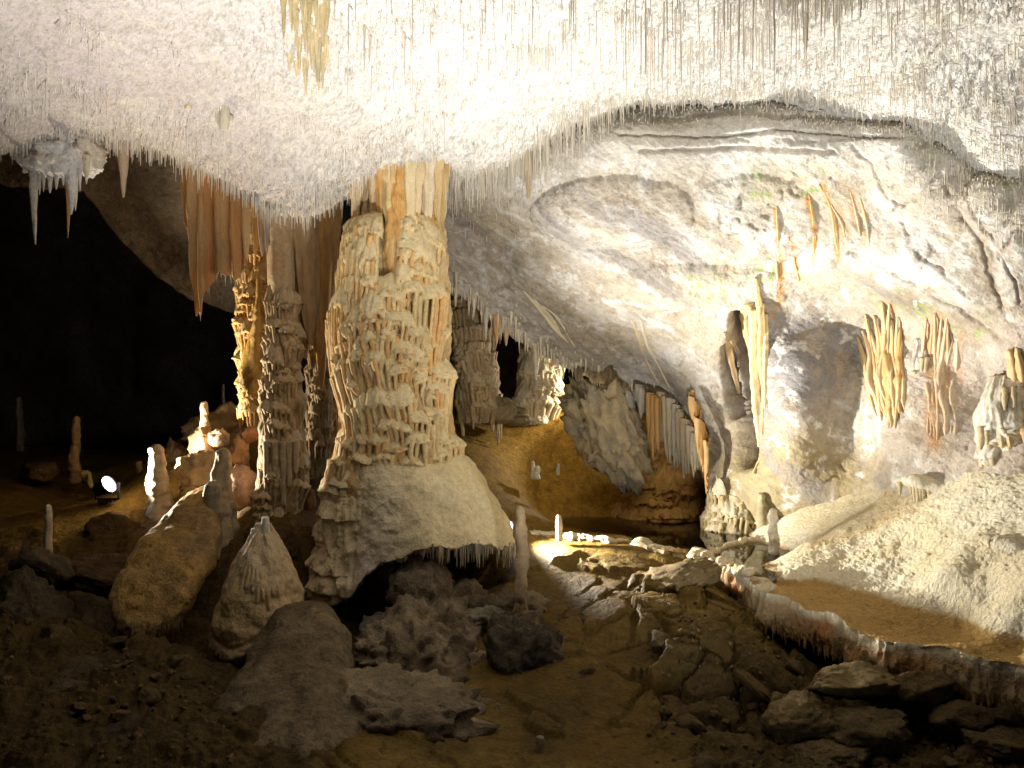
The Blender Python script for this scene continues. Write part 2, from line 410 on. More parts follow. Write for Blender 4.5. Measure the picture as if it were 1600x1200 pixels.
# ------------------------------------------------------------------ floor: dark foreground, mud mounds, far left ground
floor_ctrl = [(-200,1250,5.0),(0,1200,5.2),(300,1200,5.3),(600,1200,5.4),(950,1200,5.6),(1300,1200,5.6),(1600,1200,5.6),(1850,1250,5.4),
    (100,1080,6.2),(300,1080,6.4),(250,1010,7.0),(520,1100,6.4),(700,1090,6.6),(900,1050,6.8),(1100,1075,6.6),(1300,1125,6.6),(1500,1160,6.4),(1700,1190,6.3),(1400,1100,7.4),(1280,1050,7.6),(1600,1150,7.0),
    (950,960,7.7),(880,890,8.9),(1050,940,7.9),(1150,980,7.4),(820,880,9.2),(840,842,10.0),(700,960,8.4),(620,985,8.6),(640,905,9.8),
    (100,950,7.6),(0,900,8.2),(100,860,9.0),(0,760,11.0),(150,790,11.0),(100,740,13.0),(-200,800,10),(168,790,9.8),(110,790,10.2),(240,800,9.9),(400,790,9.4),(460,800,9.3),(300,745,10.4),(340,690,11.0),(390,650,11.6),(280,690,11.4),(440,720,11.0),(440,900,8.6),(400,1065,7.3),(330,1045,7.6),(250,1035,7.6),(560,1050,7.5),
    (0,700,15.0),(200,712,15.0),(720,700,11.5),(760,780,10.6),(800,660,13.2),(860,645,13.6),(900,690,12.6),(950,755,12.3),(1000,803,12.0),(860,806,11.5),(930,832,10.6),(1000,838,10.4),(1060,835,10.5),(920,650,13.6),(960,700,12.4),
    (1050,790,12.2),(1080,720,12.6),(1120,818,11.4),(1200,860,10.2),(1300,960,9.0),(1500,1040,8.0)]
fx = []; fz = []
for u, v, Y in floor_ctrl:
    p = at(u, v, Y); fx.append(p[:2]); fz.append(p[2])
for x, y, z in [(-3,3,-2.9),(0,3,-2.95),(3,3,-2.95),(-5,20,-1.9),(0,18,-0.4),(-12,12,-1.5),(-14,20,-1.6),(6,16,-0.6),(-2.5,15,-0.8)]:
    fx.append((x, y)); fz.append(z + CZ)
floor_z = tps_fit(fx, fz, 0.01)
def rubble_mask(P):
    x = P[..., 0]; y = P[..., 1]
    right = smooth(0.9, 1.6, x) * smooth(8.0, 6.6, y)
    left = smooth(-1.0, -1.6, x) * smooth(9.5, 8.5, y)
    return np.maximum(right, left)
def floor_disp(P):
    r = rubble_mask(P)
    Wq = P + 0.25 * np.stack([fbm(P, 2.0, 2, 81), fbm(P, 2.0, 2, 82), 0 * P[..., 0]], -1)
    q = Wq.copy(); q[..., 2] = 0
    a1, a2, ai = cells(q, 2.4, 9); a1 = a1.reshape(P.shape[:-1]); a2 = a2.reshape(P.shape[:-1]); ai = ai.reshape(P.shape[:-1])
    b1, b2, bi = cells(q, 6.5, 13); b1 = b1.reshape(P.shape[:-1]); b2 = b2.reshape(P.shape[:-1]); bi = bi.reshape(P.shape[:-1])
    blocks = (0.10 * ai + 0.05) * smooth(0.0, 0.16, a2 - a1) + (0.035 * bi + 0.015) * smooth(0, 0.2, b2 - b1)
    pm = smooth(.55, 1.1, P[..., 0]) * smooth(3.4, 2.6, P[..., 0]) * smooth(8.9, 8.2, P[..., 1]) * smooth(5.6, 6.6, P[..., 1])
    r = np.maximum(r, .0)
    blocks = blocks + 0
    plates = pm * (.11 * ai - .10 * (1 - smooth(0, .10, a2 - a1)))
    crust = plates + smooth(0.62, 0.70, ai) * 0.05 * smooth(0.0, 0.05, a2 - a1) * (1 - r) * smooth(10.0, 9.0, P[..., 1])
    return 0.06 * fbm(P, 1.1, 4, 83) + 0.025 * fbm(P, 5, 4, 84) * (0.5 + r) + r * (0.45 * blocks + 0.10 * fbm(P, 2.6, 5, 86) + 0.035 * fbm(P, 8, 3, 87, ridge=True)) + crust + 0.008 * fbm(P, 22, 2, 85), r, a2 - a1
nu, nv = 620, 520
s = np.linspace(-1.15, 1.0, nu)[:, None]; ly = np.exp(np.linspace(math.log(3.6), math.log(24), nv))[None]
Pf = np.stack([s * ly, np.broadcast_to(ly, (nu, nv)), np.zeros((nu, nv))], -1)
Pf[..., 2] = floor_z(Pf[..., :2])
dd, rr, _ = floor_disp(Pf)
Pf[..., 2] += dd
Cf = mixc(C_BROWN, C_OCHRE, smooth(-0.2, 0.35, fbm(Pf, 0.9, 4, 91)))
Cf = mixc(Cf, C_DARK, np.clip(0.8 * rr + 0.5 * smooth(0, 0.4, fbm(Pf, 1.6, 4, 92)), 0, 0.9))
warm = np.exp(-(((Pf[..., 0] - 1.0) / 1.2) ** 2 + ((Pf[..., 1] - 12.3) / 1.5) ** 2))
Cf = mixc(Cf, [0.46, 0.26, 0.04], np.clip(warm * 1.3, 0, 0.95))
link('cave_floor', make_mesh('cave_floor', Pf, grid_faces(nu, nv), Cf), M['mud'], kind='structure',
     label='brown muddy cave floor littered with rubble')

# ------------------------------------------------------------------ flowstone ledge with the rimstone edge
# rim points (u, v, Y) and back points
rim = np.array([at(*q) for q in [(815,838,10.15),(860,838,10.1),(930,845,9.9),(1000,855,9.7),(1060,868,9.3),(1110,880,8.9),(1160,900,8.3),(1210,928,7.75),(1270,958,7.2),(1330,988,6.75),(1400,1004,6.45),(1500,1022,6.1),(1600,1045,5.75),(1750,1090,5.2),(1900,1180,4.6)]])
back = np.array([at(*q) for q in [(800,800,11.6),(870,795,11.8),(940,797,11.8),(1010,796,11.8),(1080,795,11.7),(1140,800,11.3),(1220,800,10.6),(1300,775,9.9),(1380,745,9.5),(1430,725,9.2),(1480,712,8.9),(1540,705,8.6),(1620,700,8.1),(1750,700,7.8),(1900,700,7.6)]])
WATER = Z(838, 10.1) - 0.035
lz = []
for u, v, Y in [(1250,800,9.9),(1400,770,8.9),(1500,740,8.3),(1600,730,7.7),(1600,850,6.7),(1400,850,8.1),(1300,835,8.9),(1500,880,7.0),(1600,940,6.2),(1250,850,8.9),(1450,830,7.9),(1340,800,9.1),(1780,850,6.0)]:
    p = at(u, v, Y); lz.append((p[0], p[1], p[2]))
for u, v in [(1350,930),(1420,960),(1500,975),(1300,960),(1560,1000),(1480,1010),(1600,1005)]:   # wet basin
    Y = F * (CZ - (WATER - 0.03)) / (v - 600.); lz.append((X(u, Y), Y, WATER - 0.03))
for q in rim: lz.append((q[0], q[1], q[2]))
for u, v in [(900,810),(960,815),(1040,825),(1100,825),(1150,850),(1180,870),(1200,885),(1230,880)]:
    Y = F * (CZ - (WATER - 0.10)) / (v - 600.); lz.append((X(u, Y), Y, WATER - 0.10))
for u, Y in [(850,10.75),(890,10.7),(940,10.6),(1000,10.5),(1050,10.2),(880,11.3),(960,11.3),(1040,11.2),(1090,10.8)]: lz.append((X(u, Y), Y, WATER - 0.11))
for q in back[:6]: lz.append((q[0], q[1], WATER - 0.06))
lz = np.array(lz)
ledge_z = tps_fit(lz[:, :2], lz[:, 2], 0.01)
ns, ntf, ntb = 620, 70, 330
par = np.linspace(0, 1, len(rim)); sv = np.linspace(0, 1, ns)
def crv(pts, sv):
    k = sv * (len(pts) - 1); i = np.clip(k.astype(int), 0, len(pts) - 2); f = (k - i)[:, None]
    p0 = pts[np.clip(i - 1, 0, len(pts) - 1)]; p1 = pts[i]; p2 = pts[i + 1]; p3 = pts[np.clip(i + 2, 0, len(pts) - 1)]
    return 0.5 * (2 * p1 + (p2 - p0) * f + (2 * p0 - 5 * p1 + 4 * p2 - p3) * f ** 2 + (3 * p1 - p0 - 3 * p2 + p3) * f ** 3)
R = crv(rim, sv); B = crv(back, sv)
wob = 0.30 * fbm(np.stack([R[:, 0], R[:, 1], 0 * R[:, 0]], -1), 1.8, 4, 101) + 0.12 * fbm(np.stack([R[:, 0], R[:, 1], 0 * R[:, 0]], -1), 5.5, 4, 102)
dirn = (B - R); dirn[:, 2] = 0; dl = np.linalg.norm(dirn, axis=1, keepdims=True); dirn /= dl
R = R + dirn * wob[:, None]
tb = (np.linspace(0, 1, ntb) ** 1.25 * 1.22)[None, :, None]
top = R[:, None] + tb * (B - R)[:, None]
top[..., 2] = ledge_z(top[..., :2])
top[..., 2] = np.where(tb[..., 0] < 0.02, np.maximum(top[..., 2], R[:, None, 2] - 0.02), top[..., 2])
# rimstone dam: a raised uneven lip along the rim (pool part) and winding dams behind it
dist = np.linalg.norm((top - R[:, None])[..., :2], axis=2)
poolp = smooth(0.60, 0.50, sv)[:, None]
rag = fbm(top, 5, 4, 104)
top[..., 2] += (0.06 + 0.05 * rag) * np.exp(-((dist - 0.10) / 0.10) ** 2) * (0.4 + 0.6 * poolp)
def dam(pts, h, w):
    P2 = np.array([at(u, v, F * (CZ - WATER) / (v - 600.))[:2] for u, v in pts])
    best = np.full(top.shape[:2], 9.0)
    xy = top[..., :2] + 0.10 * np.stack([fbm(top, 3, 3, 111), fbm(top, 3, 3, 112)], -1)
    for a, b_ in zip(P2[:-1], P2[1:]):
        ab = b_ - a; t = np.clip(((xy - a) @ ab) / (ab @ ab), 0, 1)
        best = np.minimum(best, np.linalg.norm(xy - a - t[..., None] * ab, axis=2))
    best = best + .10 * fbm(top, 6, 4, 113) + .03
    e = np.exp(-np.clip(best / w, 0, 9) ** 3)
    zt = WATER + h + 0.06 * rag
    top[..., 2] = np.where(e > 0.02, np.maximum(top[..., 2], top[..., 2] * (1 - e) + zt * e), top[..., 2])
dam([(1100,868),(1150,850),(1190,842),(1260,852),(1340,842)], 0.04, 0.10)
dam([(1240,905),(1300,893),(1345,885)], 0.09, 0.13)
# front face: rounds over, drops and tucks under
w_under = smooth(0.12, 0.40, sv)[:, None]
q = np.linspace(1, 0, ntf)[None, :]
drop = (0.05 + 0.27 * w_under) + 0.12 * fbm(np.stack([R[:, 0], R[:, 1], 0 * R[:, 0]], -1), 2.5, 3, 121)[:, None] * w_under
inn = np.where(q < 0.5, -0.05 * np.sin(q / 0.5 * math.pi / 2 * 1.6), -0.05 + 1.9 * np.clip(q - 0.5, 0, 1)) * (0.3 + 0.7 * w_under)
dz = -drop * np.minimum(q / 0.5, 1) - np.clip(q - 0.5, 0, 1) * (0.25 - 0.45 * w_under * 0)
front = R[:, None] + dirn[:, None] * inn[..., None]
front[..., 2] = top[:, :1, 2] + dz
Pl = np.concatenate([front[:, :-1], top], axis=1)
Nl = grid_normals(Pl); Nl *= np.where(np.arange(Pl.shape[1])[None, :, None] >= ntf - 1, np.sign(Nl[..., 2:3] + 1e-9), 1)
dfl = np.where(np.arange(Pl.shape[1])[None] < ntf, 0.13 * fbm(Pl * np.array([1, 1, 0.7]), 3.5, 5, 131) + 0.035 * fbm(Pl * np.array([1, 1, .35]), 18, 3, 132), 0)
rip = fbm(np.stack([Pl[..., 0] * 1.0 + Pl[..., 1] * 0.4, Pl[..., 1] * 1.0, Pl[..., 2]], -1), 13, 3, 133, ridge=True) * (0.012 - .007 * smooth(.42, .52, sv)[:, None]) + 0.009 * fbm(Pl * np.array([1.0, .6, 1]), 26, 2, 136, ridge=True) * smooth(.4, .6, sv)[:, None] + 0.03 * fbm(Pl, 4, 4, 134)
Pl = Pl + Nl * dfl[..., None]
istop = (np.arange(Pl.shape[1])[None] >= ntf)
Pl[..., 2] += np.where(istop, rip + 0.13 * fbm(Pl, 1.5, 4, 135) * smooth(0.45, 0.6, sv)[:, None], 0)
Cl = mixc([0.80, 0.73, 0.55], [0.72, 0.62, 0.40], smooth(-0.3, 0.3, fbm(Pl, 1.3, 4, 141)))
Cl = mixc(Cl, [0.70, 0.50, 0.22], 0.6 * smooth(0.1, 0.5, fbm(Pl, 0.9, 3, 142)))
wetz = smooth(WATER + 0.035, WATER - 0.01, Pl[..., 2]) * istop
Cl = mixc(Cl, [0.46, 0.27, 0.06], 0.92 * wetz)
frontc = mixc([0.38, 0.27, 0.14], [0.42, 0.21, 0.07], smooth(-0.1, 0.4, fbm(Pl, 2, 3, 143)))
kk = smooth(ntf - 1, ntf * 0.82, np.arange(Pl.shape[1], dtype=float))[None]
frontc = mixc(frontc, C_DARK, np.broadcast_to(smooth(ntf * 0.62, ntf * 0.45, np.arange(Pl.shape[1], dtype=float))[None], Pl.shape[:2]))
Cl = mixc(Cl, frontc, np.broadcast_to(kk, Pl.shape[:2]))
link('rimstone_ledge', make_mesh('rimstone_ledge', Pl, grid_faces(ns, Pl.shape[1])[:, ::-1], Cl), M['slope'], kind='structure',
     label='pale rippled flowstone ledge with a rimstone edge over the dark floor')

# pool water: thin sheet inside the ledge
wm = bpy.data.materials.new('clear_pool_water'); wm.use_nodes = True
b = wm.node_tree.nodes['Principled BSDF']
b.inputs['Base Color'].default_value = (0.85, 0.85, 0.72, 1); b.inputs['Roughness'].default_value = 0.02
b.inputs['IOR'].default_value = 1.33; b.inputs['Transmission Weight'].default_value = 1.0
nz = wm.node_tree.nodes.new('ShaderNodeTexNoise'); nz.inputs['Scale'].default_value = 6
bp = wm.node_tree.nodes.new('ShaderNodeBump'); bp.inputs['Strength'].default_value = 0.02; bp.inputs['Distance'].default_value = 0.02
wm.node_tree.links.new(nz.outputs['Fac'], bp.inputs['Height']); wm.node_tree.links.new(bp.outputs[0], b.inputs['Normal'])
n0 = int(ns * 0.02); n1 = int(ns * 0.49)
a = np.linspace(0, 1, 60)
ii = np.linspace(n0, n1, 90).astype(int)
Wp_ = R[ii][:, None] + (0.03 + 0.97 * a)[None, :, None] * (B - R)[ii][:, None]
Wp_[..., 2] = WATER
link('pool_water', make_mesh('pool_water', Wp_, grid_faces(90, 60)), wm, kind='structure', label='shallow clear pool of water behind the rimstone edge')

# far dark rock: the back of the side chamber and of the left hand void
def back_patch(name, ctrl, u0, u1, v0, v1, nu, nv, colr, label, seed, amp=0.4, edge=None):
    ev_ = tps_fit([(a / 200., b_ / 200.) for a, b_, c in ctrl], [c for a, b_, c in ctrl], 0.01)
    uu = np.linspace(u0, u1, nu)[:, None]; vv = np.linspace(v0, v1, nv)[None]
    uu, vv = np.broadcast_arrays(uu, vv); ov = 0
    if edge:
        e_ = np.interp(uu, *edge) + 14 * fbm(np.stack([uu / 40., 0 * uu, 0 * uu], -1), 1, 3, seed + 9); ov = np.clip(vv - e_, 0, None); vv = np.minimum(vv, e_) - 0.3 * ov
    Y = ev_(np.stack([uu / 200., vv / 200.], -1)) + 0.03 * ov
    P = np.stack([X(uu, Y), Y, Z(vv, Y)], -1)
    P[..., 1] += amp * fbm(P, 0.6, 5, seed) + 0.08 * fbm(P, 4, 3, seed + 3)
    C = mixc(colr, np.array(colr) * 0.6, smooth(-0.2, 0.3, fbm(P, 1.2, 4, seed + 5)))
    link(name, make_mesh(name, P, grid_faces(nu, nv), C), M['rock'], kind='structure', label=label)
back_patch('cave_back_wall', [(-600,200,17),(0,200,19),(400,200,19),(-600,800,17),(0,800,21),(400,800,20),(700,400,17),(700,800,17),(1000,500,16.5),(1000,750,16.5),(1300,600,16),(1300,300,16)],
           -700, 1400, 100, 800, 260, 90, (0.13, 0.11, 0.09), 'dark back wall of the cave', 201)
back_patch('hanging_rock_roof', [(-100,240,8.6),(-60,300,9.4),(50,280,9.2),(100,180,9.3),(150,290,9.9),(200,200,9.6),(320,220,10.2),(310,330,10.6),(310,460,11.4),(230,400,10.9),(180,330,10.3),(380,460,11.8),(400,300,11.4)],
           -120, 430, 190, 560, 240, 170, (0.27, 0.22, 0.16), 'grey rock roof sloping down behind the orange curtain', 211, 0.25, ([-120,0,130,190,250,310,360,430],[292,288,300,380,440,470,490,500]))

# ------------------------------------------------------------------ builders for dripstone
rng = np.random.default_rng(7)
def R2(x): return (np.sin(np.asarray(x, float) * 127.1 + 31.7) * 43758.5453) % 1.0

class MB:
    def __init__(self): self.V = []; self.F = []; self.C = []; self.n = 0
    def add(self, V, Fq, C):
        V = np.asarray(V, float).reshape(-1, 3); C = np.broadcast_to(np.asarray(C, float).reshape(-1, 3) if np.ndim(C) > 1 else np.asarray(C, float), V.shape)
        Fq = np.asarray(Fq)
        self.V.append(V); self.C.append(C); self.F.append(Fq + self.n); self.n += len(V)
    def mesh(self, name):
        return make_mesh(name, np.vstack(self.V), np.vstack(self.F), np.vstack(self.C))
    def allv(self): return np.vstack(self.V)

def tube(pts, rad, n=16, rings=40, namp=0.0, nfreq=8.0, flute=0.0, nfl=7, ring=0.0, rfreq=30.0, seed=0, flat=1.0):
    """tapered closed tube along pts; returns V (n, m, 3), faces"""
    pts = np.asarray(pts, float); rad = np.asarray(rad, float)
    t = np.linspace(0, 1, rings); k = np.linspace(0, 1, len(pts))
    Cn = crv(pts, t) if len(pts) > 2 else pts[0] + t[:, None] * (pts[1] - pts[0])
    r = np.interp(t, k, rad)
    d = np.gradient(Cn, axis=0); d /= np.linalg.norm(d, axis=1, keepdims=True)
    e1 = np.cross(d, [0, 1, 0]); e1 = np.where(np.linalg.norm(e1, axis=1, keepdims=True) < 0.2, np.cross(d, [1, 0, 0]), e1)
    e1 /= np.linalg.norm(e1, axis=1, keepdims=True); e2 = np.cross(d, e1)
    th = np.linspace(0, 2 * math.pi, n, endpoint=False)
    L = np.linalg.norm(pts[-1] - pts[0])
    rr_ = r[None] * np.ones((n, 1))
    S = np.stack([np.cos(th)[:, None] * np.maximum(r, 0.02)[None], np.sin(th)[:, None] * np.maximum(r, 0.02)[None], (t * L)[None] + 0 * th[:, None]], -1) + seed * 7.7
    if namp: rr_ = rr_ * (1 + namp * fbm(S, nfreq, 3, seed))
    if flute: rr_ = rr_ * (1 + flute * np.abs(np.sin(nfl * th / 2 + 2 * fbm(S, 2, 2, seed + 5).mean(1)))[:, None] - flute * 0.5)
    if ring: rr_ = rr_ * (1 + ring * perlin(np.stack([0.6 * np.cos(th)[:, None] + 0 * t[None], 0.6 * np.sin(th)[:, None] + 0 * t[None], (t * L * rfreq)[None] + 0 * th[:, None]], -1), seed + 9))
    P = Cn[None] + rr_[..., None] * (np.cos(th)[:, None, None] * e1[None] + flat * np.sin(th)[:, None, None] * e2[None])
    c0 = Cn[0] - 0 * d[0]; c1 = Cn[-1]
    P = np.concatenate([np.broadcast_to(c0, (n, 1, 3)), P, np.broadcast_to(c1, (n, 1, 3))], 1)
    return P, grid_faces(n, rings + 2, wrap=True)

def drip_cones(tops, lens, rads, n=5, bend=0.0, colr=C_WHITE, cvar=0.12, segs=(0, 0.5, 1.0), prof=(1.0, 0.72, 0.12)):
    """many thin hanging cones in one mesh"""
    tops = np.asarray(tops, float); m = len(tops)
    th = np.linspace(0, 2 * math.pi, n, endpoint=False)
    ph = rng.uniform(0, 6.28, m)
    V = []
    for sg, pr in zip(segs, prof):
        c = tops - np.array([0, 0, 1.0]) * (lens * sg)[:, None]
        rr_ = rads * pr
        V.append(np.stack([c[:, 0, None] + rr_[:, None] * np.cos(th + ph[:, None]), c[:, 1, None] + rr_[:, None] * np.sin(th + ph[:, None]), np.broadcast_to(c[:, 2, None], (m, n))], -1))
    V = np.stack(V, 1)                       # m, segs, n, 3
    ns_ = len(segs)
    base = (np.arange(m) * ns_ * n)[:, None, None, None]
    i = np.arange(ns_ - 1)[None, :, None]; j = np.arange(n)[None, None]
    f = np.stack([i * n + j, i * n + (j + 1) % n, (i + 1) * n + (j + 1) % n, (i + 1) * n + j], -1) + base
    C = np.clip(np.asarray(colr) * (1 + cvar * rng.normal(size=(m, 1))), 0, 0.9)
    C = np.repeat(C, ns_ * n, axis=0)
    return V.reshape(-1, 3), f.reshape(-1, 4), C

def blur(D, k=1, wrap=True):
    for _ in range(k):
        D = (2 * D + np.roll(D, 1, 0) + np.roll(D, -1, 0)) / 4
        D = np.concatenate([D[:, :1], (2 * D[:, 1:-1] + D[:, 2:] + D[:, :-2]) / 4, D[:, -1:]], 1)
    return D

def relief_column(prof, shelves, nth=360, nz=280, fl_amp=0.03, fl_freq=9.0, knob=0.03, knob_f=6.0, sp=0.05, seed=0,
                  colr=C_CREAM, ctop=(0.66, 0.62, 0.52), cdrip=(0.62, 0.42, 0.2), cside=None, closed_top=True, niche=None, cgap=None):
    """prof: (z, cx, cy, r) from bottom to top. shelves: (theta deg, z lip, half width deg, protrusion, top height, drip length)"""
    prof = np.array(sorted(prof)); zz = np.linspace(prof[0, 0], prof[-1, 0], nz)
    cx, cy, r = (np.interp(zz, prof[:, 0], prof[:, k]) for k in (1, 2, 3))
    ker = np.ones(9) / 9
    r = np.convolve(np.pad(r, 4, 'edge'), ker, 'valid')
    th = np.linspace(-math.pi, math.pi, nth, endpoint=False)
    Rm = r.mean()
    T, Zg = np.meshgrid(th, zz, indexing='ij')
    Q = np.stack([Rm * np.sin(T), -Rm * np.cos(T), Zg], -1)
    Qs = Q * np.array([1, 1, 0.22])
    fl = fbm(Qs + seed, fl_freq, 3, seed + 1, ridge=True)
    D = fl_amp * fl + knob * fbm(Q + seed, knob_f, 4, seed + 2) + 0.5 * knob * fbm(Q + seed, knob_f * 0.35, 2, seed + 3)
    top_m = np.zeros_like(D); drip_m = np.zeros_like(D)
    S = np.full_like(D, -9.0); rec = np.zeros_like(D)
    warp = 0.35 * sp * fbm(Q, 9, 2, seed + 4)
    lipn = 0.05 * fbm(np.stack([Q[..., 0], Q[..., 1], 0 * Zg], -1), 4, 3, seed + 6) + 0.02 * fbm(np.stack([Q[..., 0], Q[..., 1], 0 * Zg], -1), 14, 2, seed + 7)
    for k, (t0, zl, w, p, ht, ld) in enumerate(shelves):
        dth = (np.degrees(T) - t0 + 180) % 360 - 180
        e = np.sqrt(np.clip(1 - (dth / w) ** 2, 0, 1))
        act = e > 0
        z0 = zl + lipn * min(1, 8 * ht) + 0.05 * np.sin(k * 7.3 + T * 4) - 0.5 * ht * (1 - e) + 0.0012 * dth * math.sin(k * 2.9) * min(1, w / 20)
        up = (Zg - z0) / ht
        du = p * e * np.sqrt(np.clip(1 - np.clip(up, 0, 1) ** 2, 0, 1)) ** 0.8
        mu = act & (up >= 0) & (up <= 1)
        S = np.where(mu, np.maximum(S, D + du), S)
        top_m = np.where(mu, np.maximum(top_m, smooth(1.0, 0.4, up)), top_m)
        a = (T * Rm + warp) / sp + k * 0.37
        ix = np.floor(a); fr = a - ix - 0.5
        rn = R2(ix + 13.7 * k + seed)
        Ld = ld * (0.30 + 0.70 * rn) * (0.35 + 0.65 * e)
        s_ = z0 - Zg
        wd = 0.50 * (1 - 0.55 * np.clip(s_ / Ld, 0, 1) ** 2) * (0.75 + 0.25 * R2(ix + 3.1 * k))
        ins = act & (s_ > 0) & (s_ < Ld) & (np.abs(fr) < wd)
        dd_ = p * e * (0.95 - 0.45 * np.clip(s_ / Ld, 0, 1)) + sp * 0.45 * (np.sqrt(np.clip(1 - (fr / np.maximum(wd, 1e-3)) ** 2, 0, 1)) - 0.7)
        S = np.where(ins, np.maximum(S, D * 0.3 + dd_), S)
        drip_m = np.where(ins, 1, drip_m)
        band = act & (s_ > 0) & (s_ < ld * 0.8)
        rec = np.where(band, np.maximum(rec, 0.45 * p * e), rec)
    D = np.maximum(D - rec, S)
    if niche is not None: D = D - niche[0] * np.exp(-((np.degrees(T) - niche[1]) / niche[2]) ** 2) * smooth(niche[3], niche[4], Zg)
    D = blur(D, 1); top_m = blur(top_m, 2); drip_m = blur(drip_m, 1)
    rr_ = r[None] + D
    P = np.stack([cx[None] + rr_ * np.sin(T), cy[None] - rr_ * np.cos(T), Zg], -1)
    C = mixc(colr, np.array(colr) * 0.8, smooth(-0.2, 0.3, fbm(Q, 2.5, 4, seed + 11)))
    if cgap is not None: C = mixc(C, cgap, 0.75 * blur((rec > 0) * 1.0, 1) * (1 - drip_m) * (1 - top_m))
    C = mixc(C, cdrip, 0.55 * drip_m)
    C = mixc(C, ctop, 0.85 * top_m)
    if cside is not None:
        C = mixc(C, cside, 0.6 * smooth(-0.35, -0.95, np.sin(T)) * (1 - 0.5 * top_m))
    if closed_top:
        P = np.concatenate([P, np.broadcast_to(np.array([cx[-1], cy[-1], zz[-1] + 0.02]), (nth, 1, 3))], 1)
        C = np.concatenate([C, C[:, -1:]], 1)
    return P, grid_faces(nth, P.shape[1], wrap=True), C

def curtain(top, lens, fold=0.06, nf=4, thick=0.03, n=110, m=60, seed=0, colr=C_ORANGE, c2=C_CREAM, rag=0.06, lean=(0, 0), mid=None):
    """hanging drapery: top = list of (u, v, Y), lens = list of metres"""
    tp = np.array([at(*q) for q in top]); s_ = np.linspace(0, 1, n)
    Cn = crv(tp, s_) if len(tp) > 2 else tp[0] + s_[:, None] * (tp[1] - tp[0])
    L = np.interp(s_, np.linspace(0, 1, len(lens)), lens)
    q = np.stack([s_ * 6 + seed, 0 * s_, 0 * s_ + seed], -1)
    L = L * (1 + rag * 2 * fbm(q, 2.5, 3, seed))
    wid = np.linalg.norm(tp[-1] - tp[0])
    tt_ = np.linspace(0, 1, m)
    ph = 2 * math.pi * nf * (s_ + 0.08 * fbm(q, 0.7, 2, seed + 2))
    tang = np.gradient(Cn, axis=0); tang /= np.linalg.norm(tang, axis=1, keepdims=True) + 1e-9
    nor = np.cross(tang, [0, 0, 1]); nor /= np.linalg.norm(nor, axis=1, keepdims=True) + 1e-9
    G = np.stack([s_[:, None] * wid * 1.0 + 0 * tt_, 0 * s_[:, None] + 0 * tt_ + seed, (L[:, None] * tt_)], -1)
    wav = fold * (np.sin(ph)[:, None] * (1 - 0.25 * tt_[None]) + 0.9 * fbm(G * np.array([1, 1, 0.3]), 5.5, 3, seed + 4))
    P = Cn[:, None] + nor[:, None] * wav[..., None]
    P[..., 2] -= L[:, None] * tt_[None]
    P[..., 0] += lean[0] * tt_[None] * L[:, None]; P[..., 1] += lean[1] * tt_[None] * L[:, None]
    th_ = thick * (1.25 - 0.95 * tt_[None] ** 3) * (0.75 + 0.5 * np.abs(np.sin(ph * 1.5))[:, None] + 0.6 * fbm(G * np.array([1, 1, .2]), 12, 2, seed + 6))
    N_ = grid_normals(P)
    Fr = P + N_ * th_[..., None] / 2; Bk = P - N_ * th_[..., None] / 2
    W = np.concatenate([Fr, Bk[::-1]], 0)
    cap = (Fr[:, -1] + Bk[:, -1]) / 2
    W = np.concatenate([W, np.concatenate([cap, cap[::-1]], 0)[:, None]], 1)
    t_ = smooth(-0.3, 0.35, fbm(G * np.array([1, 1, 0.12]), 7, 3, seed + 8))
    C = mixc(colr, c2, t_)
    C = np.concatenate([C, C[::-1]], 0); C = np.concatenate([C, C[:, -1:]], 1)
    ends = np.stack([Fr[:, -1], Bk[:, -1]], 0).mean(0)
    return W, grid_faces(2 * n, m + 1, wrap=True), C, cap, L

def curtain_thing(name, label, top, lens, cat='curtain', fringe=0, fr_len=0.06, fr_r=0.006, group=None, **kw):
    W, Fq, C, edge, L = curtain(top, lens, **kw)
    loc = base_of(W, True)
    t = thing(name, loc, label, cat, group)
    o = link('sheet', make_mesh('sheet', W, Fq, C), M['curtain'], t)
    if fringe:
        k = rng.integers(0, len(edge), fringe)
        V, f, C2 = drip_cones(edge[k] + [0, 0, 0.02], fr_len * rng.uniform(0.3, 1.2, fringe), fr_r * rng.uniform(.7, 1.3, fringe), colr=C_WHITE)
        tag(link('drip_fringe', make_mesh('drip_fringe', V, f, C2), M['straw'], t), kind='stuff')
    return t

def stalagmite(name, label, u, vb, vt, Y, wb, wt, colr=C_TAN, tipc=None, group=None, lean=0, namp=0.42, ring=0.34, n=22, rings=70, mat='column', seed=0, mid=None, sink=0.06, base=None, cat='stalagmite', rfreq=16):
    """u, base v, top v, depth, base width px, top width px"""
    p0 = at(u, vb, Y); p1 = at(u + lean, vt, Y); k = Y / F / 2
    p0[2] -= sink
    radii = [wb * k, (mid if mid else (wb + wt) / 2) * k, wt * k * 1.02, wt * k * 0.85, wt * k * 0.3]
    fr = [0, 0.45, 0.85, 0.97, 1.0]
    ts = np.linspace(0, 1, 30); rad = np.interp(ts, fr, radii)
    pts = p0 + ts[:, None] * (p1 - p0)
    pts[:, 0] += 0.10 * wb * k * np.sin(ts * 5 + seed); pts[:, 1] += 0.1 * wb * k * np.cos(ts * 4 + seed)
    P, Fq = tube(pts, rad, n, rings, namp, 7, 0.12, 6, ring, rfreq, seed)
    t_ = smooth(-0.3, 0.3, fbm(P, 6, 3, seed + 4))
    C = mixc(colr, np.array(colr) * 0.7, t_)
    if tipc is not None:
        h = (P[..., 2] - p0[2]) / (p1[2] - p0[2])
        C = mixc(C, tipc, smooth(0.55, 0.95, h))
    me = make_mesh(name, P, Fq, C)
    return link(name, me, M[mat], loc=p0 + [0, 0, sink], label=label, cat=cat, group=group)

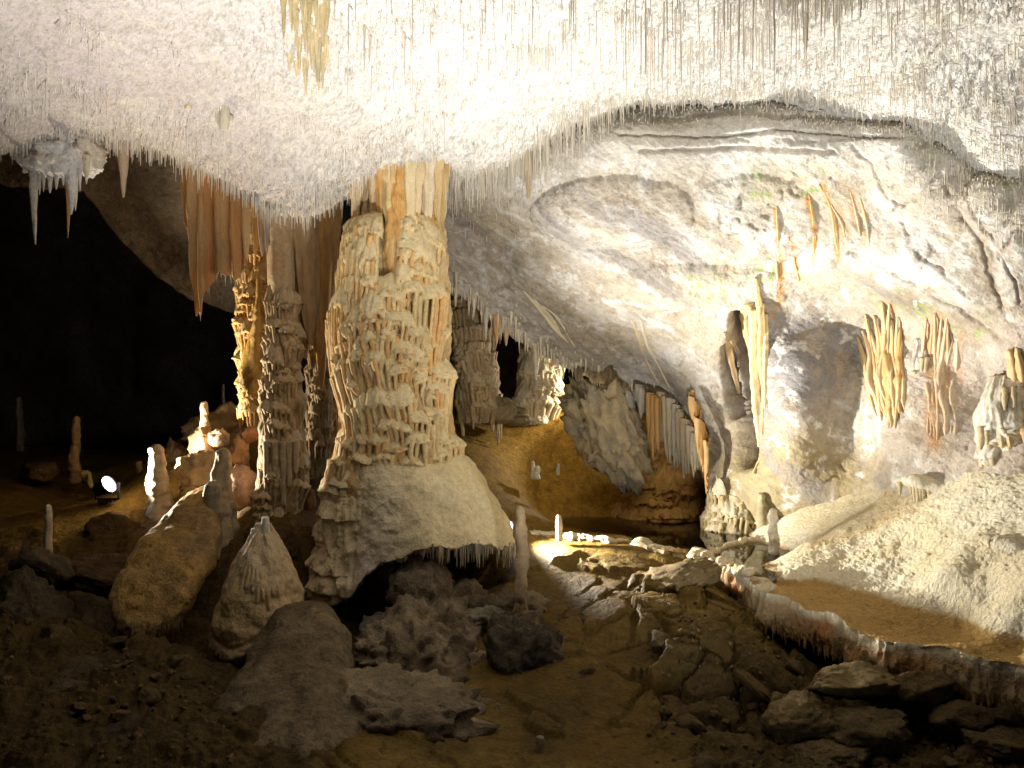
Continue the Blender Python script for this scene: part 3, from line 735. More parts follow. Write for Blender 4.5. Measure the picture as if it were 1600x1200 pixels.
_ico = {}
def ico(n):
    if n not in _ico:
        import bmesh
        bm = bmesh.new(); bmesh.ops.create_icosphere(bm, subdivisions=n, radius=1)
        V = np.array([v.co[:] for v in bm.verts]); Fq = np.array([[v.index for v in f.verts] for f in bm.faces]); bm.free()
        _ico[n] = (V, Fq)
    return _ico[n]
def boulder_shape(size, seed, sub=4, cuts=7, rough=0.12, knob=0.0):
    V, Fq = ico(sub); V = V.copy()
    r_ = np.random.default_rng(seed)
    d = np.ones(len(V))
    for k in range(cuts):
        nrm = r_.normal(size=3); nrm /= np.linalg.norm(nrm); h = r_.uniform(0.5, 0.9)
        dp = V @ nrm
        d = np.where(dp > 1e-3, np.minimum(d, h / np.maximum(dp, 1e-3)), d)
    P = V * d[:, None] * 1.2
    P = P * (1 + .35 * rough * fbm(P + seed, 2.2, 5, seed + 9, gain=.6, ridge=True)[:, None] + rough * fbm(P + seed, 1.6, 4, seed)[:, None] + 0.4 * rough * fbm(P + seed, 6, 3, seed + 1)[:, None])
    if cuts > 6:
        ax_ = r_.normal(size=3); ax_[2] += 2; ax_ /= np.linalg.norm(ax_); lay = (P @ ax_) * 4.5 + 1.2 * fbm(P + seed, 1.5, 3, seed + 12); P = P * (1 + .07 * (np.abs(lay % 1 - .5) * 2) ** 3)[:, None]
    if knob: P = P * (1 + knob * np.clip(fbm(P + seed, 3.2, 2, seed + 3), 0, 1)[:, None] + knob * 0.5 * np.clip(fbm(P + seed, 7, 2, seed + 4), 0, 1)[:, None])
    return P * np.asarray(size), Fq
def boulder(name, label, u, v, w, h, Y, seed, colr=C_DARK, c2=None, depth=None, sub=4, cuts=7, rough=0.12, knob=0.0, rot=0.0, group=None, cat='boulder', mat='rock', tilt=0.0):
    k = Y / F / 2
    P, Fq = boulder_shape((w * k, (depth or 0.8 * w) * k, h * k), seed, sub, cuts, rough, knob)
    c, s_ = math.cos(rot), math.sin(rot); P = P @ np.array([[c, s_, 0], [-s_, c, 0], [0, 0, 1]])
    c, s_ = math.cos(tilt), math.sin(tilt); P = P @ np.array([[c, 0, s_], [0, 1, 0], [-s_, 0, c]])
    ce = at(u, v, Y); P = P + ce
    C = mixc(colr, (np.array(colr) * 0.65 if c2 is None else c2), smooth(-0.25, 0.3, fbm(P, 3.5, 4, seed + 7)))
    me = make_mesh(name, P, np.asarray(Fq), C)
    return link(name, me, M[mat], loc=base_of(P), label=label, cat=cat, group=group)

def tier(colfn, t0, zl, w, p, ht, ld, sp, seed, ctop, cdrip, corange, thin=1.0):
    """one flowstone tier on a column: a lobed cap with a fringe of drips. Returns MB"""
    r_ = np.random.default_rng(seed); mb = MB(); mb.drips = MB()
    cx, cy, R0 = colfn(zl)
    n = max(14, int(2 * math.radians(w) * R0 / 0.018)); n = min(n, 70)
    th = np.linspace(-1, 1, n); e = np.sqrt(np.clip(1 - th ** 2, 0, 1)); T = np.radians(t0 + th * w)
    nn = fbm(np.stack([T * 4 + seed, 0 * T, 0 * T], -1), 1.6, 3, seed)
    zz0 = zl + .5 * ht * nn - .35 * ht * (1 - e) + .3 * ht * th * r_.uniform(-1, 1)
    lob = 1 + .35 * fbm(np.stack([T * 9 + seed, 0 * T, 0 * T], -1), 1.6, 2, seed + 1)
    prof = [(1.25, -.06), (.95, .22), (.62, .55), (.30, .82), (.06, .98), (-.10, 1.0), (-.20, .90), (-.22, .55), (-.20, .1), (-.1, -.15)]
    P = np.zeros((n, len(prof), 3))
    for j, (h, o) in enumerate(prof):
        z = zz0 + h * ht * (.4 + .6 * e)
        c = [colfn(q) for q in z]; c = np.array(c)
        rr_ = c[:, 2] + (o * p * e * lob if o > 0 else o * .3)
        P[:, j] = np.stack([c[:, 0] + rr_ * np.sin(T), c[:, 1] - rr_ * np.cos(T), z], -1)
    P += (.024 * fbm(P, 13, 3, seed + 2) + .035 * fbm(P, 5, 2, seed + 3))[..., None] * np.stack([np.sin(T), -np.cos(T), 0 * T + .4], -1)[:, None]
    C = mixc(ctop, cdrip, np.broadcast_to(smooth(3, 7, np.arange(len(prof), dtype=float))[None], P.shape[:2]))
    mb.add(P, grid_faces(n, len(prof)), C.reshape(-1, 3))
    nd = max(2, int(2 * math.radians(w) * R0 / sp))
    for k in range(nd):
        a = -1 + 2 * (k + .5 + r_.uniform(-.3, .3)) / nd; e_ = math.sqrt(max(0, 1 - a * a))
        if e_ < .25: continue
        Tk = math.radians(t0 + a * w); z0 = float(np.interp(a, th, zz0)); L_ = ld * r_.uniform(.45, 1.35) * (.5 + .5 * e_)
        pts = []; m = 4
        for q in range(m):
            f_ = q / (m - 1.); z = z0 + .02 - L_ * f_; c = colfn(z)
            ro = c[2] + p * e_ * (.80 - .72 * f_ ** .8) + .004; Tq = Tk + .012 * r_.normal()
            pts.append((c[0] + ro * math.sin(Tq), c[1] - ro * math.cos(Tq), z))
        rd = sp * r_.uniform(.30, .52) * thin
        Pt, Ft = tube(pts, [rd * 1.25, rd, rd * .85, rd * .55], 7, max(8, int(L_ / .03)), .45, 9, 0, 5, .2, 14, seed * 3 + k)
        cc = np.array(cdrip) * r_.uniform(.85, 1.1) if r_.random() < .6 else np.array(corange) * r_.uniform(.9, 1.1)
        mb.drips.add(Pt, Ft, cc)
    return mb
def prof_fn(prof):
    pr = np.array(sorted(prof))
    def fn(z): return (float(np.interp(z, pr[:, 0], pr[:, 1])), float(np.interp(z, pr[:, 0], pr[:, 2])), float(np.interp(z, pr[:, 0], pr[:, 3])))
    return fn

def add_tier(mb, parent):
    o = link('flowstone_tier', mb.mesh('flowstone_tier'), M['column'], parent)
    if mb.drips.n: tag(link('drip_fringe', mb.drips.mesh('drip_fringe'), M['column'], o), kind='stuff')
    return o

# ------------------------------------------------------------------ the great column
YC = 9.0; PX = YC / F
def zc(v, Y=8.35): return Z(v, Y)
ax = X(616, YC) ; ay = YC
mc = thing('limestone_column', (ax, ay, zc(900)), 'great cream flowstone column joining floor and ceiling at centre left', 'column')
prof = [(zc(v), X((l + r_) / 2, YC), ay, (r_ - l) / 2 * PX * 0.90) for v, l, r_ in
        [(318,580,660),(326,548,690),(340,536,700),(370,532,704),(430,522,708),(470,516,710),(520,512,710),(570,514,704),(610,520,706),(650,530,710),(690,528,716),(730,512,728),(760,500,742),(800,500,742)]]
P, Fq, C = relief_column(prof, [], 420, 320, 0.055, 7, 0.06, 4, 0.06, 5, (0.54, 0.37, 0.16), (0.66, 0.56, 0.36), (0.66, 0.47, 0.21), (0.60, 0.33, 0.14), niche=(0.24, 2, 17, zc(480), zc(430)))  # dark orange base: stain plus painted shade for the gaps between tiers
C = mixc(C, (0.66, 0.53, 0.30), np.clip(.7 * smooth(-.1, .35, fbm(P, 2.2, 4, 6)) * (.5 + .6 * smooth(zc(460), zc(420), P[..., 2])) + .5 * smooth(zc(450), zc(420), P[..., 2]), 0, 1))
link('shaft', make_mesh('shaft', P, Fq, C), M['column'], mc)
TOPC = (0.72, 0.59, 0.34); DRC = (0.74, 0.56, 0.28); ORC = (0.70, 0.43, 0.17)
def th_u(u): return math.degrees(math.asin(max(-.985, min(.985, (u - 614) / 100.))))
cf = prof_fn(prof)
tiers = [(535,360,26,.05,30,120),(565,350,16,.06,30,90),(590,358,9,.06,24,70),(685,330,24,.04,20,60),(655,375,10,.08,30,40),(670,392,24,.13,50,50),(692,372,24,.08,40,50),(655,352,12,.07,30,30),(690,350,20,.05,26,40),(672,425,24,.10,24,40),(560,385,16,.09,50,105),(540,392,24,.06,44,100),(580,400,12,.10,50,90),(575,365,14,.05,36,60),(552,430,16,.05,24,70),(645,428,9,.10,26,30),(588,440,9,.10,30,60),
    (690,455,24,.14,26,140),(655,452,20,.12,22,60),(625,462,16,.12,26,40),(600,488,17,.14,40,36),(575,505,14,.12,26,60),(640,500,16,.12,20,46),(668,520,14,.11,20,60),(540,470,20,.08,40,150),(522,480,24,.08,36,190),(510,500,24,.08,30,170),
    (556,520,12,.10,24,90),(590,535,14,.12,22,50),(620,528,12,.13,18,36),(650,548,12,.12,20,46),(608,565,15,.13,22,50),(575,560,13,.12,22,60),(640,580,13,.12,18,40),(545,575,14,.10,20,100),(528,590,16,.08,20,120),
    (712,585,30,.16,22,56),(700,612,17,.16,22,80),(672,560,10,.10,30,30),(676,590,10,.10,26,30),(600,632,18,.14,26,70),(640,628,16,.15,26,50),(572,640,14,.12,22,90),(548,648,14,.11,18,90),(665,660,14,.18,20,60),(690,650,14,.15,16,70),
    (632,668,12,.18,16,40),(656,690,15,.20,18,60),(610,668,12,.12,18,50),(590,690,13,.12,20,50),(568,690,13,.12,18,50),(630,700,12,.14,16,40),(718,700,26,.14,18,44),(690,712,14,.13,14,30),(545,700,14,.11,20,40),(525,690,18,.08,20,70),(608,716,12,.12,14,34),(650,722,12,.13,12,30),(575,720,13,.11,14,30),(530,725,20,.09,14,36)]
rs = np.random.default_rng(3)
for k in range(34):
    tiers.append((rs.uniform(535, 705), rs.uniform(480, 725), rs.uniform(5, 10), rs.uniform(0.07, 0.13), rs.uniform(10, 18), rs.uniform(14, 50)))
for k, (u, v, w, p, hp, dp) in enumerate(tiers):
    mb = tier(cf, th_u(u), zc(v), w, p * .92, hp * PX, dp * PX, .058, 1000 + k, TOPC, DRC, ORC)
    add_tier(mb, mc)
# the orange crown between the shoulders
Yq = 8.85; k_ = Yq / F
for spec, sd, c1, c2 in [([(210,570,720),(240,586,696),(280,592,676),(330,594,664),(380,600,656),(425,610,645),(460,622,634)], 35, (0.60, 0.33, 0.10), (0.68, 0.52, 0.28)),
                         ([(215,640,725),(250,655,706),(290,662,698),(330,668,694),(370,674,688),(400,677,682)], 36, (0.56, 0.38, 0.16), (0.64, 0.54, 0.36)), ([(245,555,600),(275,562,588),(310,564,582),(345,568,576)], 37, (0.60, 0.46, 0.26), (0.66, 0.55, 0.36)), ([(230,605,640),(300,610,632),(370,606,640),(432,600,650)], 38, (0.62, 0.34, 0.10), (0.66, 0.46, 0.2))]:
    Y_ = Yq - (.28 if sd == 38 else 0)
    pf = [(Z(v, Y_), X((l + r_) / 2, Y_), Y_, (r_ - l) / 2 * k_ * .9) for v, l, r_ in spec]
    P, Fq, C = relief_column(pf, [], 200, 160, 0.075 if sd == 35 else .04, 8, 0.05, 4, 0.06, sd, c1, c1, c1)
    C = mixc(C, c2, smooth(-.1, .3, fbm(P * np.array([1, 1, .12]), 9, 3, sd)))
    link('crown_stalactite', make_mesh('crown_stalactite', P, Fq, C), M['curtain'], mc)
cr = np.random.default_rng(5)
for u, v0, v1, w, Y, c_ in [(598,262,388,20,8.62,(0.62,0.36,0.12)),(612,255,432,22,8.55,(0.66,0.46,0.20)),(628,250,405,20,8.52,(0.62,0.34,0.10)),(641,258,440,16,8.5,(0.68,0.54,0.30)),(652,252,372,20,8.55,(0.66,0.50,0.28)),(668,250,352,22,8.62,(0.64,0.52,0.34)),(683,262,340,18,8.7,(0.60,0.42,0.2)),(588,275,345,16,8.68,(0.64,0.46,0.24)),(560,285,345,18,8.75,(0.62,0.46,0.26)),(575,268,330,14,8.8,(0.66,0.54,0.36))]:
    p0 = at(u, v0 - 35, Y); p1 = at(u + cr.uniform(-5, 5), v1, Y + .10); k = Y / F / 2
    Pt, Ft = tube([p0, p0 * .6 + p1 * .4, p1], [w * k * 1.7, w * k * 1.15, w * k * .5], 24, 70, 0.45, 4, 0.5, 5, 0.15, 8, u)
    Ct = mixc(c_, np.array(c_) * [1.08, 1.15, 1.25], smooth(-.2, .4, fbm(Pt * np.array([1, 1, .15]), 14, 3, u)))
    link('crown_stalactite', make_mesh('crown_stalactite', Pt, Ft, Ct), M['curtain'], mc)
# skirt: bell of flowstone at the foot, hollow beneath
nth, ntop, nin = 420, 190, 60
th = np.linspace(-math.pi, math.pi, nth, endpoint=False)
sk_u = np.array([-180, -120, -90, -62, -42, -22, -5, 18, 42, 65, 90, 130, 180.])
sk_v = np.array([900, 930, 945, 955, 950, 925, 885, 858, 852, 856, 846, 850, 900.])
sk_r = np.array([1.0, 1.0, 1.02, 1.02, 1.0, 1.02, 1.08, 1.18, 1.28, 1.34, 1.36, 1.25, 1.0])
deg = np.degrees(th)
vb_ = np.interp(deg, sk_u, sk_v); rb_ = np.interp(deg, sk_u, sk_r)
vb_ = blur(np.tile(vb_[:, None], (1, 3)), 6)[:, 1]; rb_ = blur(np.tile(rb_[:, None], (1, 3)), 10)[:, 1]
sx, sy = X(628, YC), 9.0
Yb = sy - rb_ * np.cos(th)
ed = np.stack([np.sin(th), np.cos(th), 0 * th], -1)
zb_ = Z(vb_, Yb) + 0.12 * fbm(ed, 3, 4, 301) + 0.04 * fbm(ed, 14, 3, 302)
ztop = zc(716) + .10 * fbm(ed, 2.2, 3, 303)[:, None]
t = np.linspace(0, 1, ntop)[None]
# bell profile: gently domed then steep
zz = ztop + (zb_[:, None] - ztop) * t ** 1.15
slope_w = smooth(-10, 40, deg)[:, None]
rt = 0.66 + (rb_[:, None] - 0.66) * ((1 - slope_w) * t ** 0.55 + slope_w * t ** .86)
Q = np.stack([rt * np.sin(th)[:, None], -rt * np.cos(th)[:, None], zz], -1)
leftw = smooth(-5, -35, deg)[:, None]
fl = fbm(Q * np.array([1, 1, 0.25]), 6.5, 3, 311, ridge=True)
Dk = 0.11 * fbm(Q, 1.8, 4, 312) * (1 - .15 * slope_w) + leftw * (0.055 * fl + 0.05 * fbm(Q, 5, 3, 313)) + 0.010 * fbm(Q, 18, 3, 314) + 0.03 * fbm(Q, 5, 3, 319) * (1 - .4 * slope_w)
# draped steps on the left flank
for zl, p, th0, wd in [(zc(775), 0.06, -70, 40), (zc(812), 0.07, -50, 30), (zc(850), 0.07, -80, 35), (zc(895), 0.07, -65, 40), (zc(925), 0.05, -45, 30), (zc(762), .05, -38, 20)]:
    e = np.clip(1 - (((deg - th0 + 180) % 360 - 180) / wd) ** 2, 0, 1)[:, None]
    zl_ = zl + 0.05 * fbm(Q * np.array([1, 1, 0]), 3, 2, 315)
    up = (zz - zl_) / 0.16
    Dk = Dk + p * e * np.where(up >= 0, np.clip(1 - up, 0, 1) ** 0.6, -0.15 * np.exp(up * 3) + 0.8 * np.exp(np.clip(up, -9, 0) * 1.5) * np.clip(np.sin(th * 55 + 5 * fbm(Q, 2, 2, 9).mean(1))[:, None], 0, 1))
rt2 = rt + Dk * smooth(0, 0.08, t)
Pk = np.stack([sx + rt2 * np.sin(th)[:, None], sy - rt2 * np.cos(th)[:, None], zz], -1)
u_ = np.linspace(0, 1, nin)[None, 1:]
ri = rt2[:, -1:] + (0.42 - rt2[:, -1:]) * u_
zi = zb_[:, None] - 0.03 * np.sin(np.clip(u_ * 8, 0, 1) * math.pi) + 0.40 * smooth(0, 0.5, u_) - 1.1 * smooth(0.8, 1.0, u_)
Pi = np.stack([sx + ri * np.sin(th)[:, None], sy - ri * np.cos(th)[:, None], zi], -1)
Pi[..., 2] += 0.05 * fbm(Pi, 5, 3, 316)
Pk2 = np.concatenate([Pk, Pi], 1)
Ck = mixc((0.64, 0.52, 0.29), (0.70, 0.59, 0.36), smooth(-0.3, 0.3, fbm(Pk, 2, 4, 317)))
Ck = mixc(Ck, (0.62, 0.42, 0.26), 0.75 * leftw * smooth(-0.1, 0.35, fbm(Pk, 3, 4, 318)))
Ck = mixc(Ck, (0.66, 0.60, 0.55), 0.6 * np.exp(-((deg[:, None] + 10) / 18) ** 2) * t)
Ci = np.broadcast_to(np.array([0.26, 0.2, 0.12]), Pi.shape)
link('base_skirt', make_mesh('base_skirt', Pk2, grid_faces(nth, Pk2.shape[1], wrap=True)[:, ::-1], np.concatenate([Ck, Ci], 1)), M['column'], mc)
sel = rng.choice(np.where((deg > -85) & (deg < 95))[0], 420)
e_ = Pk[sel, -1] + np.stack([rng.normal(0, .012, 420), rng.uniform(0, 0.10, 420), rng.uniform(-.01, 0.03, 420)], -1)
rightf = smooth(0, 40, deg[sel])
V, f, C2 = drip_cones(e_, (0.03 + 0.19 * rightf) * rng.uniform(0.3, 1.2, 420), 0.012 * rng.uniform(.6, 1.5, 420), colr=(0.5, 0.42, 0.28))
tag(link('drip_fringe', make_mesh('drip_fringe', V, f, C2), M['column'], mc), kind='stuff')

# ------------------------------------------------------------------ slender columns on the left of it
def rough_column(name, label, spec, Y, seed, nsh, colr, ctop, cdrip, nth=220, nz=420, sp=0.045, kn=0.03, pr=(0.03, 0.08), dl=(12, 40), dY=0.0, extra=None, parent=None, fl=0.02):
    k = Y / F
    prof = [(Z(v, Y), X((l + r_) / 2, Y), Y, (r_ - l) / 2 * k * 0.92) for v, l, r_ in spec]
    r0 = np.random.default_rng(seed); v0 = spec[0][0]; v1 = spec[-1][0]
    lo, hi = min(v0, v1), max(v0, v1)
    shv = [(r0.uniform(-100, 100), Z(r0.uniform(lo, hi), Y), r0.uniform(20, 60), r0.uniform(*pr), r0.uniform(8, 24) * k, r0.uniform(*dl) * k) for _ in range(nsh)]
    P, Fq, C = relief_column(prof, [], nth, max(60, nz // 2), fl * 1.6, 11, kn * 1.5, 6, sp, seed, colr, ctop, cdrip)
    C = mixc(C, np.array(colr) * .6, .6 * smooth(0, .4, fbm(P, 4, 3, seed)))
    me = make_mesh('shaft', P, Fq, C)
    if parent is None:
        parent = thing(name, (prof[0][1], Y, min(q[0] for q in prof)), label, 'column')
    link('shaft', me, M['column'], parent)
    fn = prof_fn(prof)
    for k2, (a_, z_, w_, p_, h_, d_) in enumerate(shv):
        a_ = a_ * .85; w_ = w_ * .7
        add_tier(tier(fn, a_, z_, w_, p_, h_, d_, sp, seed * 100 + k2, ctop, cdrip, np.array(cdrip) * .85), parent)
    return parent
sl = rough_column('slender_column', 'slender grey brown column with a smooth upper shaft left of the great column',
    [(470,420,466),(520,416,470),(560,416,470),(600,410,470),(650,408,474),(700,406,478),(740,402,482),(780,396,476),(830,392,470)], 9.4, 21, 46,
    (0.46, 0.34, 0.19), (0.54, 0.43, 0.27), (0.48, 0.35, 0.18), sp=0.05, pr=(0.03, 0.09))
p0, p1 = at(437, 300, 9.4), at(442, 500, 9.4)
Pt, Ft = tube([p0, at(438, 380, 9.4), p1], [0.26, 0.155, 0.14], 40, 90, 0.10, 3, 0.10, 5, 0.04, 8, 31)
link('upper_shaft', make_mesh('upper_shaft', Pt, Ft, mixc((0.56, 0.40, 0.22), (0.60, 0.48, 0.32), smooth(-.3, .3, fbm(Pt * np.array([1, 1, .3]), 8, 3, 4)))), M['column'], sl)
for u, v1, w in [(452, 760, 12), (430, 775, 14), (416, 765, 10), (462, 740, 12), (443, 790, 14)]:
    a0 = at(u, 690, 9.12); a1 = at(u, v1, 9.1); Pt, Ft = tube([a0, a1], [w * .0045, w * .0018], 12, 30, 0.3, 6, 0, 5, 0.1, 20, u)
    link('drip', make_mesh('drip', Pt, Ft, np.broadcast_to(np.array([.42, .34, .22]), Pt.shape)), M['column'], sl)
rough_column('lit_rough_column', 'warm lit rough column at the edge of the black void',
    [(330,380,412),(380,376,414),(430,372,418),(470,374,414),(500,370,420),(540,372,420),(580,374,416),(620,378,414),(650,376,420)], 10.6, 25, 60,
    (0.66, 0.46, 0.20), (0.72, 0.55, 0.28), (0.6, 0.36, 0.13), pr=(0.04, 0.10), dl=(14, 40))
rough_column('dark_knobbly_column', 'dark knobbly column close behind the slender grey column',
    [(400,478,512),(470,480,514),(520,480,518),(560,482,522),(620,482,518),(680,480,516),(740,478,514),(800,476,512)], 9.9, 27, 50, (0.26, 0.20, 0.12), (0.32, 0.25, 0.15), (0.3, 0.2, 0.1), sp=0.04, pr=(.03, .07))
rough_column('ochre_backing_column', 'ochre fluted column in the gap left of the great column',
    [(420,504,532),(500,506,534),(600,508,534),(700,500,530),(780,490,530)], 10.4, 28, 14, (0.42, 0.26, 0.10), (0.42, 0.28, 0.12), (0.4, 0.22, 0.08), sp=0.06, pr=(.02, .05))
stalagmite('spike_stalagmite', 'thin orange spike stalagmite between the lit column and the slender column', 402, 590, 430, 10.1, 26, 7, (0.62, 0.40, 0.14), ring=0.3, seed=3, sink=0.2)
boulder('glow_painted_lump', 'flowstone lump painted orange as lamp glow low on the lit rough column', 396, 560, 26, 90, 10.25, 71, (0.70, 0.42, 0.10), cuts=3, rough=0.25, knob=0.2, mat='column', cat='flowstone')  # lamp glow through the rock put into the orange colour

# hanging shafts above and behind the slender column
hang = [(455,478,345,560,34,16,9.6,(0.56,0.38,0.19)),(472,486,340,540,34,20,9.5,(0.60,0.42,0.23)),(489,492,335,530,26,14,9.55,(0.62,0.47,0.29)),(505,502,335,610,28,10,9.6,(0.60,0.35,0.12)),(520,514,330,490,26,8,9.7,(0.56,0.36,0.15)),
        (409,410,318,400,16,5,9.3,(0.48,0.40,0.30)),(398,399,322,408,10,3,9.5,(0.60,0.40,0.16)),(418,417,330,398,9,3,9.2,(0.58,0.50,0.40))]
hl = ['grey brown hanging shaft touching the slender column on its right','broad tan hanging shaft, third from the slender column','pale tan hanging shaft with a crack, left of the long orange one','long orange hanging shaft tapering to a point beside the great column','short ochre stalactite tucked against the great column shoulder',
      'grey pointed stalactite between the orange curtain and the slender column','thin orange stalactite in front of the lit rough column','small pale pointed stalactite left of the slender column top']
for (u0, u1, v0, v1, w0, w1, Y, c_), lb in zip(hang, hl):
    k = Y / F / 2
    p0 = at(u0, v0 - 35, Y); p1 = at(u1, v1, Y)
    Pt, Ft = tube([p0, p0 * .65 + p1 * .35, p0 * .25 + p1 * .75, p1], [w0 * k * 1.4, w0 * k, (w0 * .5 + w1 * .5) * k, w1 * k * 0.3], 26, 90, 0.12, 4, 0.25, 7, 0.05, 8, u0)
    Ct = mixc(c_, np.array(c_) * 0.7, smooth(-.3, .3, fbm(Pt * np.array([1, 1, .2]), 14, 3, u0)))
    link('stalactite', make_mesh('stalactite', Pt, Ft, Ct), M['curtain'], loc=p0, label=lb, cat='stalactite')

# big orange curtain over the void
curtain_thing('drapery_curtain', 'broad orange stone curtain with a long spike hanging over the black void',
    [(300,240,9.0),(318,250,8.9),(345,262,8.85),(370,290,8.8),(386,300,8.8)], [1.05, 1.75, 1.72, 1.40, 1.22, 1.15, 1.1, 1.02, 0.9, .7], fringe=26, fr_len=0.12, fr_r=0.006, fold=0.05, nf=4.5, thick=0.05, seed=5, colr=(0.58, 0.29, 0.10), c2=(0.66, 0.44, 0.22), n=170, m=110, rag=0.05)
curtain_thing('drapery_curtain', 'narrow dark orange curtain strip at the left edge of the broad one', [(290,240,9.1),(302,248,9.0)], [0.7, 1.0, 0.6], fold=0.03, nf=1.5, thick=0.05, seed=8, colr=(0.45, 0.22, 0.07), c2=(0.5, 0.3, 0.12))
curtain_thing('drapery_curtain', 'small grey folded drapery on the white ceiling at upper left', [(318,128,7.0),(335,140,7.0),(352,165,7.05),(362,180,7.1)], [0.05, 0.16, 0.28, 0.2, 0.06], fold=0.04, nf=2, thick=0.03, seed=9, colr=(0.55, 0.50, 0.36), c2=(0.66, 0.62, 0.5))
curtain_thing('drapery_curtain', 'row of short cream drips on the ceiling beside the grey folded drapery', [(255,140,6.9),(285,142,6.9),(312,140,6.95)], [0.08, 0.14, 0.06, 0.15, 0.16, 0.05], fold=0.04, nf=5, thick=0.03, seed=10, colr=(0.60, 0.48, 0.28), c2=(0.68, 0.60, 0.45), rag=0.3)

# white cluster at the far left
cl = thing('stalactite_cluster', at(95, 215, 7.6), 'white bulbous stalactite cluster hanging at the far left edge of the ceiling', 'stalactite')
Pb, Fb = boulder_shape((0.30, 0.26, 0.24), 91, 5, 2, 0.3, 0.25)
Pb = Pb + at(95, 236, 7.6)
link('bulb', make_mesh('bulb', Pb, np.asarray(Fb), mixc(C_WHITE, (0.74, 0.66, 0.54), smooth(-.2, .3, fbm(Pb, 5, 3, 3)))), M['ceiling'], cl)
Pb, Fb = boulder_shape((0.11, 0.12, 0.17), 92, 4, 2, 0.3, 0.25); Pb = Pb + at(137, 245, 7.7)
link('bulb', make_mesh('bulb', Pb, np.asarray(Fb), np.broadcast_to(C_WHITE * 0.95, Pb.shape)), M['ceiling'], cl)
for u, v0, v1, w, b_, c_ in [(57,225,382,12,-6,(0.76,0.72,0.62)),(105,265,372,7,3,(0.60,0.34,0.14)),(110,255,335,16,4,(0.80,0.76,0.72)),(50,225,292,12,0,(.74,.68,.55)),(78,260,302,9,0,C_WHITE),(88,262,296,9,0,C_WHITE),(68,262,300,6,0,C_WHITE),(135,255,288,8,0,(.74,.68,.5)),(118,300,330,5,0,C_WHITE),(99,262,290,8,0,C_WHITE),(62,270,305,5,0,C_WHITE),(125,262,300,5,0,C_WHITE)]:
    p0 = at(u, v0 - 12, 7.5); p1 = at(u + b_ * 0.3, v1, 7.5); k = 7.5 / F / 2
    mid_ = (p0 + p1) / 2 + [b_ * k * 1.2, 0, 0]
    Pt, Ft = tube([p0, mid_, p1], [w * k * 1.5, w * k, w * k * 0.12], 14, 50, 0.25, 5, 0.1, 5, 0.15, 14, u)
    link('stalactite', make_mesh('stalactite', Pt, Ft, np.broadcast_to(np.asarray(c_, float), Pt.shape)), M['ceiling'], cl)
for u, v0, v1, w, Y, c_, lb in [(193,218,308,13,8.0,(0.62,0.48,0.34),'lone brown grey stalactite hanging from the ceiling edge over the dark'),
                            (497,-40,130,14,5.9,(0.72,0.62,0.40),'long cream stalactite at the top beside the yellow drip cluster'),
                            (826,210,312,15,9.2,(0.66,0.54,0.30),'yellowish stalactite hanging among straws right of the great column'),
                            (1230,148,172,8,7.9,(0.78,0.74,0.66),'single white pointed stalactite on the bright ceiling at right')]:
    p0 = at(u, v0 - 12, Y); p1 = at(u, v1, Y); k = Y / F / 2
    Pt, Ft = tube([p0, (p0 + p1) / 2, p1], [w * k * 1.5, w * k, w * k * 0.2], 16, 60, 0.2, 5, 0.25, 6, 0.08, 12, u)
    link('stalactite', make_mesh('stalactite', Pt, Ft, mixc(c_, np.array(c_) * .75, smooth(-.3, .3, fbm(Pt * np.array([1, 1, .2]), 12, 2, 5)))), M['curtain'], loc=p0, label=lb, cat='stalactite')
yc = thing('drip_cluster', at(485, 20, 5.9), 'cluster of yellow drips hanging from the brightest part of the ceiling', 'stalactite')
for k_ in range(46):
    u = 512 - 70 * cr.random() ** 1.5; Y = cr.uniform(5.1, 6.3); L_ = cr.uniform(0.06, 0.30)
    zt = float(ceil_z(np.array([[X(u, Y), Y]]))[0]); p0 = np.array([X(u, Y), Y, zt + 0.06]); p1 = p0 - [0, 0, L_ + 0.06]
    Pt, Ft = tube([p0, p1], [0.030, 0.003], 9, 24, 0.5, 8, 0, 5, 0.2, 14, k_)
    link('drip', make_mesh('drip', Pt, Ft, np.broadcast_to(np.array([.76, .64, .38]) * cr.uniform(.85, 1.1), Pt.shape)), M['curtain'], yc)

# ------------------------------------------------------------------ far columns in the side chamber
rough_column('far_fluted_column', 'distant pale fluted column standing in the dark side chamber',
    [(520,820,850),(550,812,862),(580,806,876),(610,806,880),(640,806,872),(662,808,868)], 13.4, 41, 40, (0.60, 0.50, 0.32), (0.62, 0.54, 0.38), (0.6, 0.48, 0.28), sp=0.09, pr=(0.06, 0.14), dl=(14, 40), kn=0.05)
rough_column('far_dark_column', 'brown lumpy column directly right of the great column',
    [(455,708,745),(500,706,752),(540,706,760),(580,708,770),(620,716,772),(660,722,770)], 11.9, 43, 40, (0.34, 0.26, 0.14), (0.36, 0.29, 0.17), (0.34, 0.24, 0.12), sp=0.08, pr=(0.04, 0.10), dl=(14, 50), kn=0.06)
rough_column('far_dark_column', 'narrow brown fluted column at the left rim of the black side passage',
    [(460,738,768),(520,742,774),(580,744,776),(620,750,778),(650,748,782)], 12.2, 44, 26, (0.36, 0.28, 0.16), (0.38, 0.3, 0.18), (0.34, 0.25, 0.13), sp=0.07, pr=(0.04, 0.09), dl=(20, 60), kn=0.05)
boulder('rock', 'rounded brown rock at the foot of the narrow fluted column', 780, 640, 44, 36, 12.0, 401, (0.30, 0.23, 0.13), rough=0.2)
boulder('rock', 'small brown rock at the foot of the lumpy column', 745, 650, 30, 30, 11.9, 402, (0.30, 0.23, 0.13), rough=0.25)
boulder('rock', 'low brown rock between the narrow column and the distant pale column', 812, 655, 40, 16, 12.6, 403, (0.30, 0.23, 0.13), rough=0.25)

